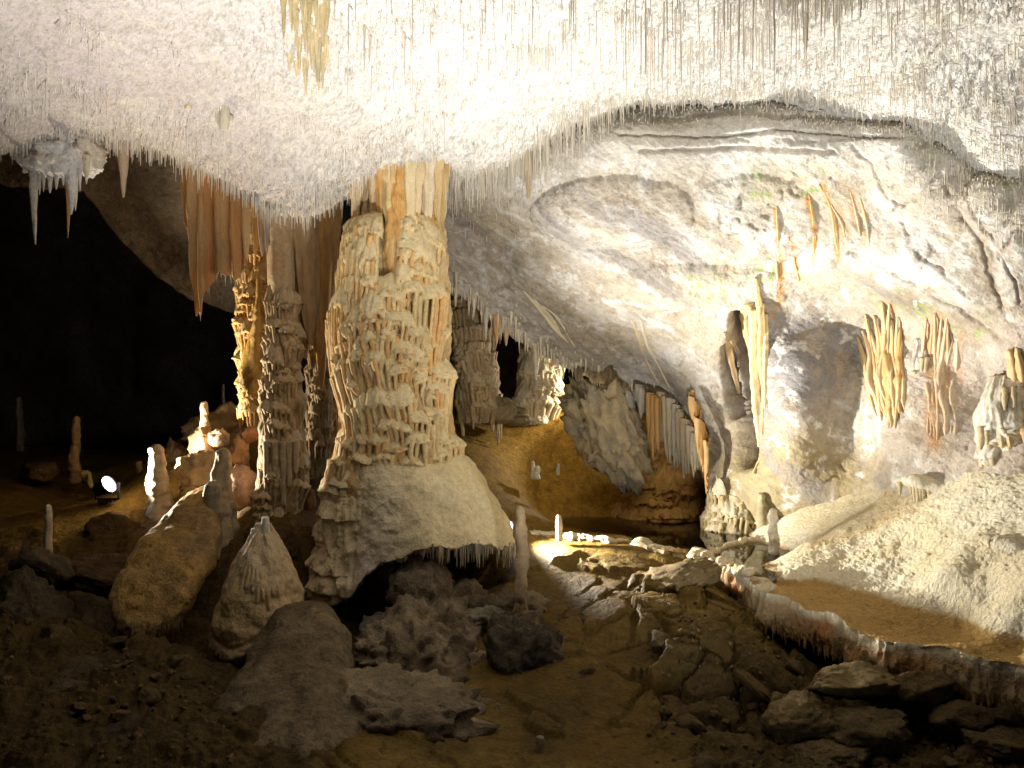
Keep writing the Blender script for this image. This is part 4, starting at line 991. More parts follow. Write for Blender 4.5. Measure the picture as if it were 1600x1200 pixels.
# leaning boulder and the curtains right of it
boulder('leaning_boulder', 'large tan leaning boulder at the mouth of the side passage', 948, 668, 78, 150, 11.6, 411, (0.40, 0.32, 0.18), (0.28, 0.24, 0.17), depth=90, sub=5, cuts=5, rough=0.5, knob=0.35, tilt=0.5, mat='wall')
boulder('white_rock', 'whitish rock lump wedged between leaning boulder and hanging curtains', 975, 640, 26, 60, 11.7, 412, (0.46, 0.44, 0.40), cuts=3, rough=0.3, knob=0.3, mat='wall')
cw = [([(998,600,11.75),(1008,610,11.7)], [.3,.45,.2], (0.50,0.44,0.34), (0.62,0.56,0.44), 'pale narrow curtain beside the leaning boulder'),
      ([(1014,612,11.5),(1030,622,11.4)], [.75,.8,.72], (0.50,0.27,0.08), (0.56,0.36,0.14), 'orange curtain panel standing second from the leaning boulder'),
      ([(1030,610,11.5),(1050,628,11.4)], [.55,.8,.85], (0.50,0.40,0.24), (0.56,0.48,0.32), 'tan curtain panel right of the orange panel'),
      ([(1046,620,11.4),(1064,640,11.3)], [.6,.85,.7], (0.44,0.38,0.28), (0.52,0.46,0.36), 'grey tan curtain panel in the middle of the row of curtains'),
      ([(1060,640,11.3),(1078,664,11.2)], [.5,.8,.6], (0.52,0.42,0.26), (0.44,0.36,0.24), 'brown ribbed curtain panel near the right end of the row'),
      ([(1076,660,11.2),(1098,690,11.0)], [.4,.6,.3], (0.56,0.48,0.34), (0.46,0.38,0.24), 'pale folded curtain just left of the orange ribbon'),
      ([(1082,610,10.95),(1092,650,10.85),(1106,690,10.8)], [.28,.45,.75], (0.62,0.32,0.08), (0.60,0.40,0.18), 'bright orange ribbon stalactite at the right end of the curtain row')]
for k, (tp, ln, c1, c2, lb) in enumerate(cw):
    curtain_thing('drapery_curtain', lb, tp, ln, fold=0.05, nf=2.3, thick=0.06, seed=60 + k, colr=np.array(c1) * .8, c2=np.array(c2) * .75, n=80, m=60, rag=.22)
# ochre terraces under the curtains
rough_column('terraced_mound', 'ochre terraced flowstone mound under the row of curtains', [(680,1030,1090),(720,1000,1096),(760,975,1100),(800,955,1104),(830,945,1108)], 12.1, 47, 30, (0.46, 0.25, 0.06), (0.48, 0.28, 0.08), (0.44, 0.22, 0.06), sp=0.08, pr=(0.04, 0.12), dl=(6, 18), kn=0.06, nth=200, nz=160)

# curtains on the right wall
def wall_pt(u, v):
    iu = np.clip((u - 610) / (1800 - 610) * (Pw2.shape[0] - 1), 0, Pw2.shape[0] - 1); iv = np.clip((v - 90) / 840. * (Pw2.shape[1] - 1), 0, Pw2.shape[1] - 1)
    return Pw2[int(iu), int(iv)].astype(float)
def rib_bundle(label, ribs, c1, c2, seed, out=0.0, name='flowstone_ribs', cat='flowstone'):
    """ribs: lists of (u, v, width px); they hug the wall and stand a little proud"""
    t = thing(name, wall_pt(*ribs[0][0][:2]), label, cat)
    r_ = np.random.default_rng(seed)
    for k, rb in enumerate(ribs):
        pts = []; rad = []
        for u, v, w in rb:
            p = wall_pt(u, v); kk_ = p[1] / F / 2; w = w * (1.5 if cat == 'curtain' and w < 15 else 1.0)
            d_ = p - np.array([0, 0, CZ]); d_ /= np.linalg.norm(d_)
            pts.append(p + np.array([r_.normal(0, .012), 0, 0]) - d_ * (out * .5 - w * kk_ * 0.25)); rad.append(max(w * kk_ * .7 * r_.uniform(.7, 1.3), .004))
        Pt, Ft = tube(pts, rad, 16, 80, .55, 7, .5, 4, .25, 9, seed + k)
        f_ = r_.uniform(0, 1); cc_ = np.array(c1) * (1 - f_) + np.array(c2) * f_
        Ct = mixc(cc_, c2, smooth(-.1, .4, fbm(Pt * np.array([1, 1, .2]), 12, 3, seed + k)))
        link('rib', make_mesh('rib', Pt, Ft, Ct), M['curtain'], t)
    return t
OR = (0.62, 0.30, 0.07); CR = (0.66, 0.54, 0.34)
rib_bundle('tall cream curtain reaching down to a thin point on the right wall', [[(1170,470,12),(1168,520,20),(1172,600,16),(1177,680,9),(1179,742,4)],[(1176,480,14),(1180,560,18),(1181,640,12),(1180,700,6)],[(1188,470,10),(1192,540,12),(1192,620,8),(1188,680,3)],[(1198,490,6),(1198,560,7),(1196,640,3)],[(1180,430,4),(1184,470,10),(1190,520,6)]], (0.66,0.54,0.32), (0.60,0.44,0.2), 81, out=.10, name='drapery_curtain', cat='curtain')
rib_bundle('short cream curtain left of the black fissure', [[(1131,520,4),(1133,560,9),(1137,620,4)],[(1139,540,5),(1142,590,8),(1144,640,3)]], (0.6,0.44,0.26), (0.5,0.36,0.2), 82, out=.08, name='drapery_curtain', cat='curtain')
rib_bundle('leftmost of the orange streak stalactites on the pale bulge', [[(1220,315,3),(1222,360,8),(1222,420,7),(1217,470,2)],[(1216,380,2),(1214,430,6),(1212,460,2)]], OR, CR, 83)
rib_bundle('short orange streak second from left on the pale bulge', [[(1240,360,3),(1246,400,8),(1252,440,2)]], OR, CR, 84)
rib_bundle('orange streak stalactite third from left on the pale bulge', [[(1262,305,2),(1274,335,7),(1276,380,8),(1272,412,2)]], OR, CR, 85)
rib_bundle('slanting orange streaks under the green moss patch', [[(1284,290,3),(1298,325,8),(1310,370,9),(1314,398,2)],[(1302,320,2),(1318,355,6),(1322,385,2)]], OR, CR, 86)
rib_bundle('rightmost orange and grey streaks on the pale bulge', [[(1328,300,3),(1338,330,8),(1346,370,2)],[(1345,310,2),(1356,345,6),(1360,385,2)]], (0.58,0.36,0.14), (0.6,0.54,0.42), 87)
def rib_fan(top, bot, n, w, seed, jit=5):
    g = np.random.default_rng(seed); T_ = np.array(top, float); B_ = np.array(bot, float); out = []
    for k in range(n):
        f_ = (k + .5 + g.uniform(-.3, .3)) / n
        a_ = [np.interp(f_, np.linspace(0, 1, len(T_)), T_[:, q]) for q in (0, 1)]; b_ = [np.interp(f_, np.linspace(0, 1, len(B_)), B_[:, q]) for q in (0, 1)]
        a_[1] += g.uniform(-18, 18); b_[1] += g.uniform(-22, 10); ww = w * g.uniform(.6, 1.5); rb = []
        for q, wf in ((0, .25), (.3, .9), (.6, 1.1), (.85, .7), (1, .15)):
            rb.append((a_[0] + (b_[0] - a_[0]) * q + g.normal(0, jit) * (0 < q < 1), a_[1] + (b_[1] - a_[1]) * q, ww * wf))
        out.append(rb)
    return out
rib_bundle('ribbed orange curtain left of the pink wall face', rib_fan([(1338,520),(1366,500),(1390,480),(1412,530)], [(1372,655),(1390,672),(1402,668),(1416,640)], 15, 9, 5, 3), (0.56,0.33,0.12), (0.62,0.50,0.30), 88, out=.05, name='drapery_curtain', cat='curtain')
rib_bundle('rust stained flowstone strips in the middle of the pink wall', rib_fan([(1440,520),(1470,500),(1500,530)], [(1450,705),(1470,700),(1495,690)], 9, 12, 6, 4), (0.55,0.36,0.18), (0.62,0.50,0.36), 89, out=-.02)
rib_bundle('orange ribbon curtain at the right edge of the picture', [[(1578,545,6),(1586,590,14),(1596,650,14),(1606,700,6)],[(1592,540,6),(1600,600,14),(1612,670,12)]], (0.60,0.38,0.16), (0.66,0.50,0.28), 90, out=.30, name='drapery_curtain', cat='curtain')
rib_bundle('cream ribs left of the orange ribbon at the right edge', [[(1556,585,6),(1560,640,16),(1566,700,8)],[(1568,590,6),(1574,650,14),(1580,700,6)]], (0.66,0.56,0.38), (0.60,0.46,0.24), 91, out=.28)
rib_bundle('pale ribs running down the low sloping roof', [[(822,455,3),(845,485,10),(870,515,8),(890,535,2)],[(835,470,3),(860,500,8),(880,525,2)],[(848,480,2),(872,498,6),(900,540,2)]], (0.62,0.50,0.28), (0.66,0.58,0.42), 92, out=.03)
rib_bundle('long pale ribs on the roof above the curtain row', [[(988,500,3),(996,530,9),(1010,570,8),(1030,600,3)],[(1000,500,3),(1012,540,8),(1030,580,5),(1045,610,2)]], (0.66,0.58,0.42), (0.62,0.5,0.3), 93, out=.03)
# fissure: dark hollow left of the tall curtain
0 and boulder('fissure_rock', 'dark rock slab standing in the fissure left of the tall curtain', 1157, 590, 26, 170, 10.35, 421, (0.10, 0.08, 0.06), depth=20, cuts=4)
rough_column('domed_flowstone', 'white domed flowstone boss at the right edge of the wall', [(588,1552,1600),(610,1540,1610),(650,1530,1622),(700,1522,1630),(730,1518,1640)], 8.2, 49, 10, (0.68, 0.62, 0.50), (0.72, 0.68, 0.58), (0.62, 0.5, 0.3), sp=0.07, pr=(0.02, 0.05), kn=0.04, nth=200, nz=140)
rough_column('flowstone_buttress', 'grey and cream flowstone buttress between the rust strip and orange ribs', [(530,1430,1462),(560,1424,1466),(640,1416,1462),(720,1408,1460),(770,1400,1470)], 9.05, 50, 16, (0.56, 0.50, 0.44), (0.6, 0.55, 0.48), (0.56, 0.44, 0.26), sp=0.07, pr=(0.02, 0.06), kn=0.05, nth=180, nz=180)
rough_column('flowstone_knoll', 'low yellow flowstone knoll at the foot of the grey wall bulge', [(770,1110,1180),(790,1104,1200),(810,1098,1200),(840,1096,1200)], 10.9, 51, 20, (0.46, 0.38, 0.22), (0.52, 0.46, 0.32), (0.46, 0.36, 0.18), sp=0.07, pr=(0.03, 0.09), kn=0.06, nth=180, nz=100)
# fringed flowstone lips on the slope
def lip(label, pts, thick, ndrip, dlen, seed):
    Pp = np.array([at(*q) for q in pts]); t = thing('flowstone_lip', Pp[len(Pp) // 2], label, 'flowstone')
    Pt, Ft = tube(Pp, np.full(len(Pp), thick) * np.array([.4] + [1] * (len(Pp) - 2) + [.4]), 20, 90, 0.35, 5, 0, 5, 0.1, 8, seed)
    link('lip', make_mesh('lip', Pt, Ft, mixc((0.72, 0.62, 0.42), (0.74, 0.68, 0.54), smooth(-.2, .3, fbm(Pt, 5, 3, seed)))), M['slope'], t)
    s_ = rng.uniform(0.05, 0.95, ndrip); q = crv(Pp, s_)
    for k in range(ndrip):
        a0 = q[k] + [0, -thick * .7, 0.0]; L_ = dlen * rng.uniform(.5, 1.2); a1 = a0 - [0, .01, L_]
        Pt, Ft = tube([a0, (a0 + a1) / 2, a1], [.03, .022, .008], 9, 16, 0.3, 8, 0, 5, 0, 8, k + seed)
        link('drip', make_mesh('drip', Pt, Ft, np.broadcast_to(np.array([.70, .58, .36]) * rng.uniform(.85, 1.08), Pt.shape)), M['slope'], t)
lip('upper fringed flowstone lip on the bright slope below the buttress', [(1398,752,8.7),(1430,752,8.55),(1470,764,8.4),(1512,772,8.1)], 0.09, 22, 0.20, 3)
lip('lower fringed flowstone lip at the right edge of the bright slope', [(1535,838,7.0),(1560,850,6.9),(1590,862,6.75),(1640,880,6.5)], 0.09, 16, 0.13, 5)
lip('small fringed lip of the rimstone edge over the dark drop', [(1150,898,8.38),(1175,912,8.1),(1200,928,7.82)], 0.06, 12, 0.13, 7)

# fringe of small stalactites along the lip of the low roof
fr_ = np.random.default_rng(88); us = fr_.uniform(705, 1075, 330); vs = np.interp(us, edge_u, edge_v) - np.abs(fr_.normal(0, 13, 330)) - 1
tp_ = np.array([wall_pt(a, b_) for a, b_ in zip(us, vs)])
V, f, C2 = drip_cones(tp_ + [0, 0, .03], .05 + .28 * fr_.random(330) ** 2.5, .016 * fr_.uniform(.5, 1.6, 330), n=6, colr=(0.62, 0.54, 0.40), cvar=.15, segs=(0, .3, .7, 1), prof=(1.3, 1.0, .6, .15))
link('roof_fringe', make_mesh('roof_fringe', V, f, C2), M['curtain'], kind='stuff', label='fringe of small pale stalactites along the lip of the low roof')
for k, (u, L_, w_, c_, lb) in enumerate([(776, .42, .05, (.52, .32, .14), 'short orange stalactite at the mouth of the black side passage'), (792, .30, .035, (.5, .36, .2), 'small brown stalactite right of the short orange one'), (838, .55, .05, (.58, .5, .36), 'pale stalactite hanging toward the distant pale column'), (760, .5, .03, (.55, .5, .42), 'thin grey stalactite at the left of the black side passage'), (905, .35, .05, (.6, .55, .45), 'whitish stalactite on the roof lip left of the leaning boulder'), (930, .3, .06, (.6, .55, .45), 'stubby whitish stalactite above the leaning boulder')]):
    p0 = wall_pt(u, np.interp(u, edge_u, edge_v) - 4) + [0, 0, .08]; p1 = p0 - [0, 0, L_]
    Pt, Ft = tube([p0, (p0 + p1) / 2, p1], [w_ * 1.6, w_, w_ * .15], 14, 40, .4, 6, .3, 5, .1, 12, 70 + k)
    link('stalactite', make_mesh('stalactite', Pt, Ft, np.broadcast_to(np.array(c_), Pt.shape)), M['curtain'], loc=p0, label=lb, cat='stalactite')
# broken chunks of rimstone along the pool edge
cb = np.random.default_rng(19)
for k in range(16):
    i_ = int(ns * cb.uniform(.20, .50)); q = R[i_] + dirn[i_] * cb.uniform(-.02, .16); w_ = cb.uniform(.05, .12)
    Pb, Fb = boulder_shape((w_, w_ * .8, w_ * .55), 950 + k, 3, 12, .25, .15); Pb = Pb + np.array([q[0], q[1], R[i_, 2] + .05])
    link('rimstone_chunk', make_mesh('rimstone_chunk', Pb, np.asarray(Fb), mixc((.70, .60, .40), (.6, .48, .28), smooth(-.2, .3, fbm(Pb, 6, 3, k)))), M['slope'], loc=base_of(Pb), label='pale broken rimstone chunk on the bright edge of the pool', cat='rock', group='rimstone chunks along the pool edge')

# drip fringe under the front edge of the ledge
q_ = np.random.default_rng(23); iu = q_.integers(int(ns * .42), ns - 4, 420); jv = np.clip((ntf * q_.uniform(.46, .62, 420)).astype(int), 0, ntf - 1)
V, f, C2 = drip_cones(Pl[iu, jv] + [0, 0, .02], .03 + .10 * q_.random(420) ** 1.6, .016 * q_.uniform(.5, 1.5, 420), n=6, colr=(0.46, 0.29, 0.12), cvar=.2)
link('ledge_fringe', make_mesh('ledge_fringe', V, f, C2), M['slope'], kind='stuff', label='brown drip fringe under the front edge of the rimstone ledge')

# ------------------------------------------------------------------ stalagmites
stalagmite('stalagmite', 'slim knobbly stalagmite standing alone in front of the hollow skirt', 814, 1006, 790, 7.75, 23, 19, (0.38, 0.26, 0.14), tipc=(0.42, 0.31, 0.17), seed=11, ring=0.5, rings=120, lean=-2, rfreq=6, namp=0.5)
stalagmite('stalagmite', 'small brightly lit stalagmite at the left end of the pool', 873, 838, 804, 9.75, 11, 8, (0.70, 0.60, 0.42), seed=12)
stalagmite('stalagmite', 'bright cream stalagmite standing in the pool on the right', 1208, 852, 794, 9.25, 17, 13, (0.76, 0.68, 0.50), seed=13, sink=0.15)
stalagmite('stalagmite', 'dim stub of stalagmite behind the bright pool stalagmite', 1190, 812, 770, 10.2, 18, 12, (0.46, 0.38, 0.22), seed=14)
stalagmite('stalagmite', 'tiny stalagmite on the bare brown floor at lower centre', 843, 1185, 1150, 5.75, 15, 11, (0.34, 0.26, 0.15), seed=15)
stalagmite('stalagmite', 'tall thin brown stalagmite left of the glaring spotlight', 118, 748, 650, 11.4, 18, 11, (0.40, 0.26, 0.12), seed=16, ring=.3)
stalagmite('stalagmite', 'short brown stalagmite right of the glaring spotlight', 218, 758, 720, 11.4, 14, 9, (0.40, 0.26, 0.13), seed=17)
stalagmite('stalagmite', 'tiny pale stub stalagmite just right of the spotlight glare', 213, 775, 752, 10.9, 16, 10, (0.55, 0.44, 0.28), seed=18)
stalagmite('stalagmite', 'thick broken stalagmite with a jagged top in the left middle', 248, 830, 694, 9.9, 46, 22, (0.46, 0.38, 0.28), seed=19, ring=.18, namp=.35, n=30, rings=80)
stalagmite('stalagmite', 'ringed pale stalagmite standing on the warm lit boulders', 320, 680, 627, 10.6, 16, 11, (0.66, 0.52, 0.36), seed=20, ring=.35, sink=.15)
stalagmite('stalagmite', 'stout round topped stalagmite in front of the warm boulders', 346, 905, 700, 9.0, 62, 26, (0.44, 0.34, 0.22), seed=21, ring=.10, namp=.3, n=34, rings=90, mid=46)
stalagmite('stalagmite', 'smaller rounded stalagmite leaning on the stout one', 330, 880, 752, 8.8, 40, 26, (0.36, 0.30, 0.20), seed=22, ring=.06, namp=.25, n=28)
stalagmite('stalagmite', 'stub stalagmite between the stout stalagmite and the slender column', 362, 850, 782, 9.0, 26, 14, (0.40, 0.32, 0.2), seed=24, ring=.1)
stalagmite('stalagmite', 'thin cream stalagmite standing on a grey block at far left', 75, 862, 788, 7.9, 13, 10, (0.60, 0.48, 0.30), tipc=(0.68, 0.58, 0.42), seed=23, ring=.2)
stalagmite('stalagmite', 'dim dark slender stalagmite at the extreme left', 30, 700, 620, 12.6, 13, 9, (0.16, 0.14, 0.12), seed=25)
stalagmite('stalagmite', 'dim dark thin shaft in the void left of the lit column', 349, 665, 600, 11.8, 8, 4, (0.22, 0.18, 0.14), seed=26)
stalagmite('stalagmite', 'white twin stub stalagmite on the brown mound, the larger', 833, 742, 720, 11.6, 9, 6, (0.72, 0.66, 0.50), seed=27)
stalagmite('stalagmite', 'white stub on the brown mound, squat one beside the larger', 839, 742, 728, 11.55, 10, 8, (0.72, 0.66, 0.50), seed=28)
stalagmite('stalagmite', 'white stub on the brown mound, small one further right', 872, 736, 724, 11.6, 6, 4, (0.68, 0.60, 0.44), seed=29)
stalagmite('stalagmite', 'small pale stub on the crest of the far mound', 931, 630, 614, 12.8, 9, 6, (0.66, 0.60, 0.44), seed=30)

# cone shaped stalagmite, drip girdled
cone = thing('cone_stalagmite', at(408, 1110, 7.4), 'big cone shaped cream stalagmite with a knobbed tip at lower left', 'stalagmite')
Yk = 7.6; k = Yk / F
prof = [(Z(v, Yk), X((l + r_) / 2, Yk), Yk, (r_ - l) / 2 * k * .95) for v, l, r_ in [(818,402,420),(835,392,430),(860,375,446),(890,358,462),(930,342,474),(970,332,480),(1005,334,474),(1020,345,460),(1035,346,458),(1060,338,462),(1120,330,470),(1200,322,478)]]
shv = [(a, Z(v, Yk), w, p, 14 * k, d_ * k) for a, v, w, p, d_ in [(-20,1002,45,.04,30),(40,1006,40,.04,30),(-75,1000,30,.03,26),(20,900,25,.02,30),(-10,870,30,.02,40)]]
P, Fq, C = relief_column(prof, shv, 300, 260, 0.008, 8, 0.06, 5, 0.05, 77, (0.50, 0.35, 0.17), (0.54, 0.42, 0.25), (0.38, 0.23, 0.09))
hz = smooth(Z(1000, Yk), Z(960, Yk), P[..., 2]); C = mixc(C, (0.54, 0.45, 0.30), .5 * smooth(Z(960, Yk), Z(840, Yk), P[..., 2]))
C = mixc(C, (0.36, 0.22, 0.09), .6 * smooth(Z(1000, Yk), Z(1030, Yk), P[..., 2]))
link('body', make_mesh('body', P, Fq, C), M['column'], cone)
for u, v0, v1, w in [(415,835,808,13),(397,850,826,11)]:
    Pt, Ft = tube([at(u, v0 + 12, 7.55), at(u, v1, 7.55)], [w * k * .6, w * k * .42], 14, 20, .25, 8, 0, 5, .1, 20, u)
    link('knob', make_mesh('knob', Pt, Ft, np.broadcast_to(np.array([.68, .62, .5]), Pt.shape)), M['column'], cone)

# sloping yellow flowstone slab
def slab(name, label, spine, wid, thick, colr, c2, seed, mat='mud', cat='flowstone', fringe=0, n=110, m=90, na=.09):
    Sp = np.array([at(*q) for q in spine]); s_ = np.linspace(0, 1, m); Cn = crv(Sp, s_); w = np.interp(s_, np.linspace(0, 1, len(wid)), wid)
    d = np.gradient(Cn, axis=0); d /= np.linalg.norm(d, axis=1, keepdims=True)
    side = np.cross(d, [0, -1, 0.6]); side /= np.linalg.norm(side, axis=1, keepdims=True); up = np.cross(side, d)
    th = np.linspace(0, 2 * math.pi, n, endpoint=False)
    cs, sn = np.cos(th), np.sin(th); e = 0.75
    a = np.sign(cs) * np.abs(cs) ** e; b_ = np.sign(sn) * np.abs(sn) ** e
    endf = np.clip(1 - ((s_ - .5) / .5) ** 8, 0, 1) ** .5
    P = Cn[None] + a[:, None, None] * (w * endf)[None, :, None] * side[None] + b_[:, None, None] * (thick * endf)[None, :, None] * up[None]
    N_ = grid_normals(P, True)
    cen = Cn[None]; N_ *= np.sign(((P - cen) * N_).sum(-1, keepdims=True) + 1e-9)
    P = P + N_ * (na * fbm(P, 2.2, 4, seed) + 0.025 * fbm(P, 8, 4, seed + 1))[..., None]
    C = mixc(colr, c2, smooth(-.25, .3, fbm(P, 1.8, 4, seed + 2)))
    P = np.concatenate([Cn[None, :1].repeat(n, 0), P, Cn[None, -1:].repeat(n, 0)], 1); C = np.concatenate([C[:, :1], C, C[:, -1:]], 1)
    t = thing(name, base_of(P), label, cat)
    link('body', make_mesh('body', P, grid_faces(n, P.shape[1], True), C), M[mat], t)
    if fringe:
        j = rng.integers(int(m * .75), m - 4, fringe); i = rng.integers(0, n, fringe)
        q = P[i, j]; ok = q[:, 2] < np.median(P[:, int(m * .85), 2]) ; q = q[ok]
        V, f, C2 = drip_cones(q + [0, 0, .03], .12 * rng.uniform(.4, 1.2, len(q)), .012 * rng.uniform(.7, 1.4, len(q)), colr=(0.3, 0.2, 0.09))
        tag(link('drip_fringe', make_mesh('drip_fringe', V, f, C2), M['mud'], t), kind='stuff')
    return t
slab('flowstone_slab', 'sloping ochre flowstone slab with a drip fringed lower end at lower left', [(330,770,9.4),(300,815,8.7),(265,880,8.1),(235,950,7.7),(225,1000,7.6)], [.16,.30,.46,.40,.20], .18, (0.42,0.27,0.09), (0.30,0.20,0.09), 501, fringe=300, na=.13)
slab('smooth_mound', 'smooth grey brown mud ridge in front of the great column foot', [(500,975,7.7),(470,1010,7.1),(450,1090,6.4),(440,1190,5.8),(430,1260,5.4)], [.18,.40,.52,.60,.60], .30, (0.19,0.145,0.085), (0.12,0.09,0.05), 503, n=140, na=.16)

# ------------------------------------------------------------------ warm lit boulders around the ringed stalagmite
for a in [('boulder','pale round stone disc perched beside the ringed stalagmite',342,684,26,26,10.4,601,(0.62,0.46,0.32),2,.12),
          ('boulder','orange stone under the ringed stalagmite',318,693,34,44,10.5,602,(0.58,0.34,0.18),4,.2),
          ('boulder','big warm lit boulder sloping down to the left',318,745,70,60,10.2,603,(0.62,0.46,0.26),4,.18),
          ('boulder','low warm slab at the left foot of the lit boulders',310,772,60,26,10.0,604,(0.60,0.42,0.2),4,.2),
          ('boulder','dark brown ridge boulder behind the warm boulders',350,670,110,56,11.2,605,(0.30,0.21,0.11),6,.2),
          ('boulder','orange round stone at the left edge of the slender column',392,682,24,24,10.0,606,(0.62,0.30,0.14),3,.1),
          ('boulder','knobbly orange lump below the round stone by the slender column',377,712,26,46,10.0,607,(0.60,0.36,0.18),2,.3),
          ('boulder','pinkish smooth rock buttress at the slender column foot',385,765,50,70,9.6,608,(0.50,0.33,0.24),3,.15),
          ('boulder','dark boulder at the left end of the warm boulders',275,720,36,50,10.9,609,(0.26,0.18,0.10),6,.2),
          ('rock','bright yellow rock beside the spotlight',134,746,16,16,11.1,610,(0.66,0.50,0.2),5,.2),
          ('rock','yellow upright stone sliver next to the bright yellow rock',141,750,8,20,11.0,611,(0.66,0.52,0.22),4,.2)]:
    boulder(a[0], a[1], a[2], a[3], a[4], a[5], a[6], a[7], a[8], cuts=a[9] + 4, rough=a[10] * 2.2, cat=a[0], mat='column', knob=.35 if a[7] == 607 else .18)

# ------------------------------------------------------------------ dark foreground rocks
GR = (0.13, 0.10, 0.06)
for a in [('grey block bearing the thin cream stalagmite',72,892,84,66,7.8,701,GR),('tall dark block under the stalagmite block at far left',44,968,100,120,7.4,702,(0.105,0.081,0.050)),
          ('brown ledge rock right of the stalagmite block',150,905,110,60,8.0,703,(0.119,0.074,0.035)),('dark rock between the far left block and the ochre slab',140,975,90,90,7.6,704,(0.098,0.068,0.035)),
          ('low rocky hump along the lower left edge',110,1085,200,70,6.4,705,(0.112,0.081,0.045)),('rounded dark boulder left of the cone stalagmite',280,1100,110,90,6.6,706,(0.119,0.084,0.043)),
          ('flat dark rock at the bottom left',200,1170,160,70,5.6,707,(0.084,0.062,0.035)),('grey rock at the foot of the cone stalagmite',370,1150,90,70,6.0,708,(0.140,0.105,0.065)),
          ('dark rock at the very left below the blocks',10,1060,80,60,6.6,709,(0.105,0.074,0.040)),('brown rock beneath the thick broken stalagmite',230,845,70,60,9.3,710,(0.168,0.105,0.045)),('dark rock left of the brown rock under the broken stalagmite',180,830,70,50,9.4,711,(0.126,0.081,0.037)),
          ('dark rock below the slender column drips',430,850,90,60,8.9,712,(0.140,0.087,0.040)),('rusty brown rock face between cone and great column',455,800,60,90,9.6,713,(0.210,0.099,0.030)),
          ('small rock left of the spotlight',60,740,60,40,11.4,714,(0.140,0.087,0.040)),('dark rock in front of the spotlight',150,800,70,26,10.4,715,(0.140,0.105,0.065))]:
    boulder('boulder', a[0], *a[1:6], a[6], a[7], cuts=16, rough=.24, knob=.12, sub=5 if a[3] > 90 else 4)
KN = (0.30, 0.235, 0.15)
for a in [('knobbly rock pinnacle in the hollow below the skirt',655,935,76,110,8.1,721,KN,.45,3),('knobbly shelf under the rock pinnacle',628,1035,130,80,7.3,722,KN,.4,4),('lumpy pale rock mass at the bottom centre',590,1140,240,150,6.2,723,KN,.35,4),
          ('dark rugged block under the slim stalagmite',810,1050,120,150,7.2,724,(0.13,0.105,0.07),.2,9),('dark broken boulder on the mud right of the slim stalagmite',915,1085,110,80,6.9,725,(0.12,0.085,0.045),.2,8),
          ('dark block in the back of the hollow',745,990,80,90,7.9,726,(0.11,0.085,0.055),.2,8),('pale bumpy stone at the back of the hollow',752,970,60,40,7.75,727,(0.28,0.24,0.17),.4,3),('small rock at the bottom below the knobbly shelf',720,1160,70,40,6.0,728,(0.24,0.2,0.14),.2,6),
          ('knobbly rock at the left of the hollow',610,1000,70,90,7.9,729,(0.22,0.19,0.15),.35,4),('rounded knob rock right of the knobbly shelf',690,1020,50,70,7.35,730,KN,.4,3),('low dark rock right of the lumpy pale mass',760,1120,90,46,6.4,731,(0.17,0.145,0.11),.15,8)]:
    boulder('boulder', a[0], *a[1:6], a[6], a[7], cuts=a[9] + 5, rough=.35, knob=a[8], sub=5 if a[3] > 100 else 4)
boulder('rock_mass', 'steep craggy dark rock mass under the skirt of the great column', 676, 1068, 230, 270, 7.5, 963, (0.26, 0.20, 0.125), (0.11, 0.08, 0.045), depth=300, sub=6, cuts=14, rough=.34, knob=.16)
MD = (0.22, 0.135, 0.05)
for a in [('white peaked crust rock left of the rimstone edge',1055,913,126,43,8.3,741,(0.287,0.205,0.095),.2,.3),
          ('tilted sliver of rock leaning to the lower right',1185,1078,92,24,6.5,746,(0.117,0.072,0.021),.05,-.7),
          ('low crust plate lifting from the mud slope',930,963,114,18,7.8,747,(0.117,0.072,0.021),.05,-.1),
          ('large angular pale rock in the lower right rubble',1256,1123,126,69,6.0,749,(0.212,0.148,0.065),.1,.3),('pale ledge rock under the dark undercut',1330,1065,140,44,6.2,750,(0.212,0.148,0.061),.1,.1),('dark rock at the bottom right of the big angular one',1350,1140,120,70,5.8,751,(0.125,0.088,0.039),.15,.1),
          ('brown rock in the right rubble below the undercut',1430,1075,90,60,6.1,752,(0.150,0.103,0.043),.1,.2),('brown rock midway along the right rubble below the ledge',1500,1120,90,60,5.9,753,(0.125,0.085,0.039),.1,0),('dark rock at the lower right corner',1560,1165,110,60,5.7,754,(0.112,0.080,0.035),.15,.1),
          ('small rounded stone left of the big angular rock',1218,1098,26,26,6.05,755,(0.187,0.131,0.057),.1,0),('broken rock at the bottom edge right of centre',1290,1180,130,50,5.6,756,(0.137,0.097,0.043),.15,0),('dark rock at the right frame edge under the ledge',1590,1120,80,50,5.9,757,(0.094,0.068,0.035),.1,0)]:
    boulder('boulder', a[0], *a[1:6], a[6], a[7], cuts=16, rough=.22, knob=a[8], sub=5 if a[3] > 90 else 4, tilt=a[9])
kr = np.random.default_rng(41)
for k in range(16):
    u = kr.uniform(560, 850); v = kr.uniform(930, 1130); Y = 8.6 - (v - 900) / 230 * 2.0 + kr.uniform(-.1, .1); w = kr.uniform(34, 80)
    boulder('boulder', 'knobbly grey brown rock in the heap under the great column skirt', u, v, w, w * kr.uniform(.6, 1.2), Y, 900 + k, tuple(np.array((0.25, 0.19, 0.115)) * kr.uniform(.6, 1.3)), cuts=7, rough=.35, knob=.35, group='rock heap under the great column')
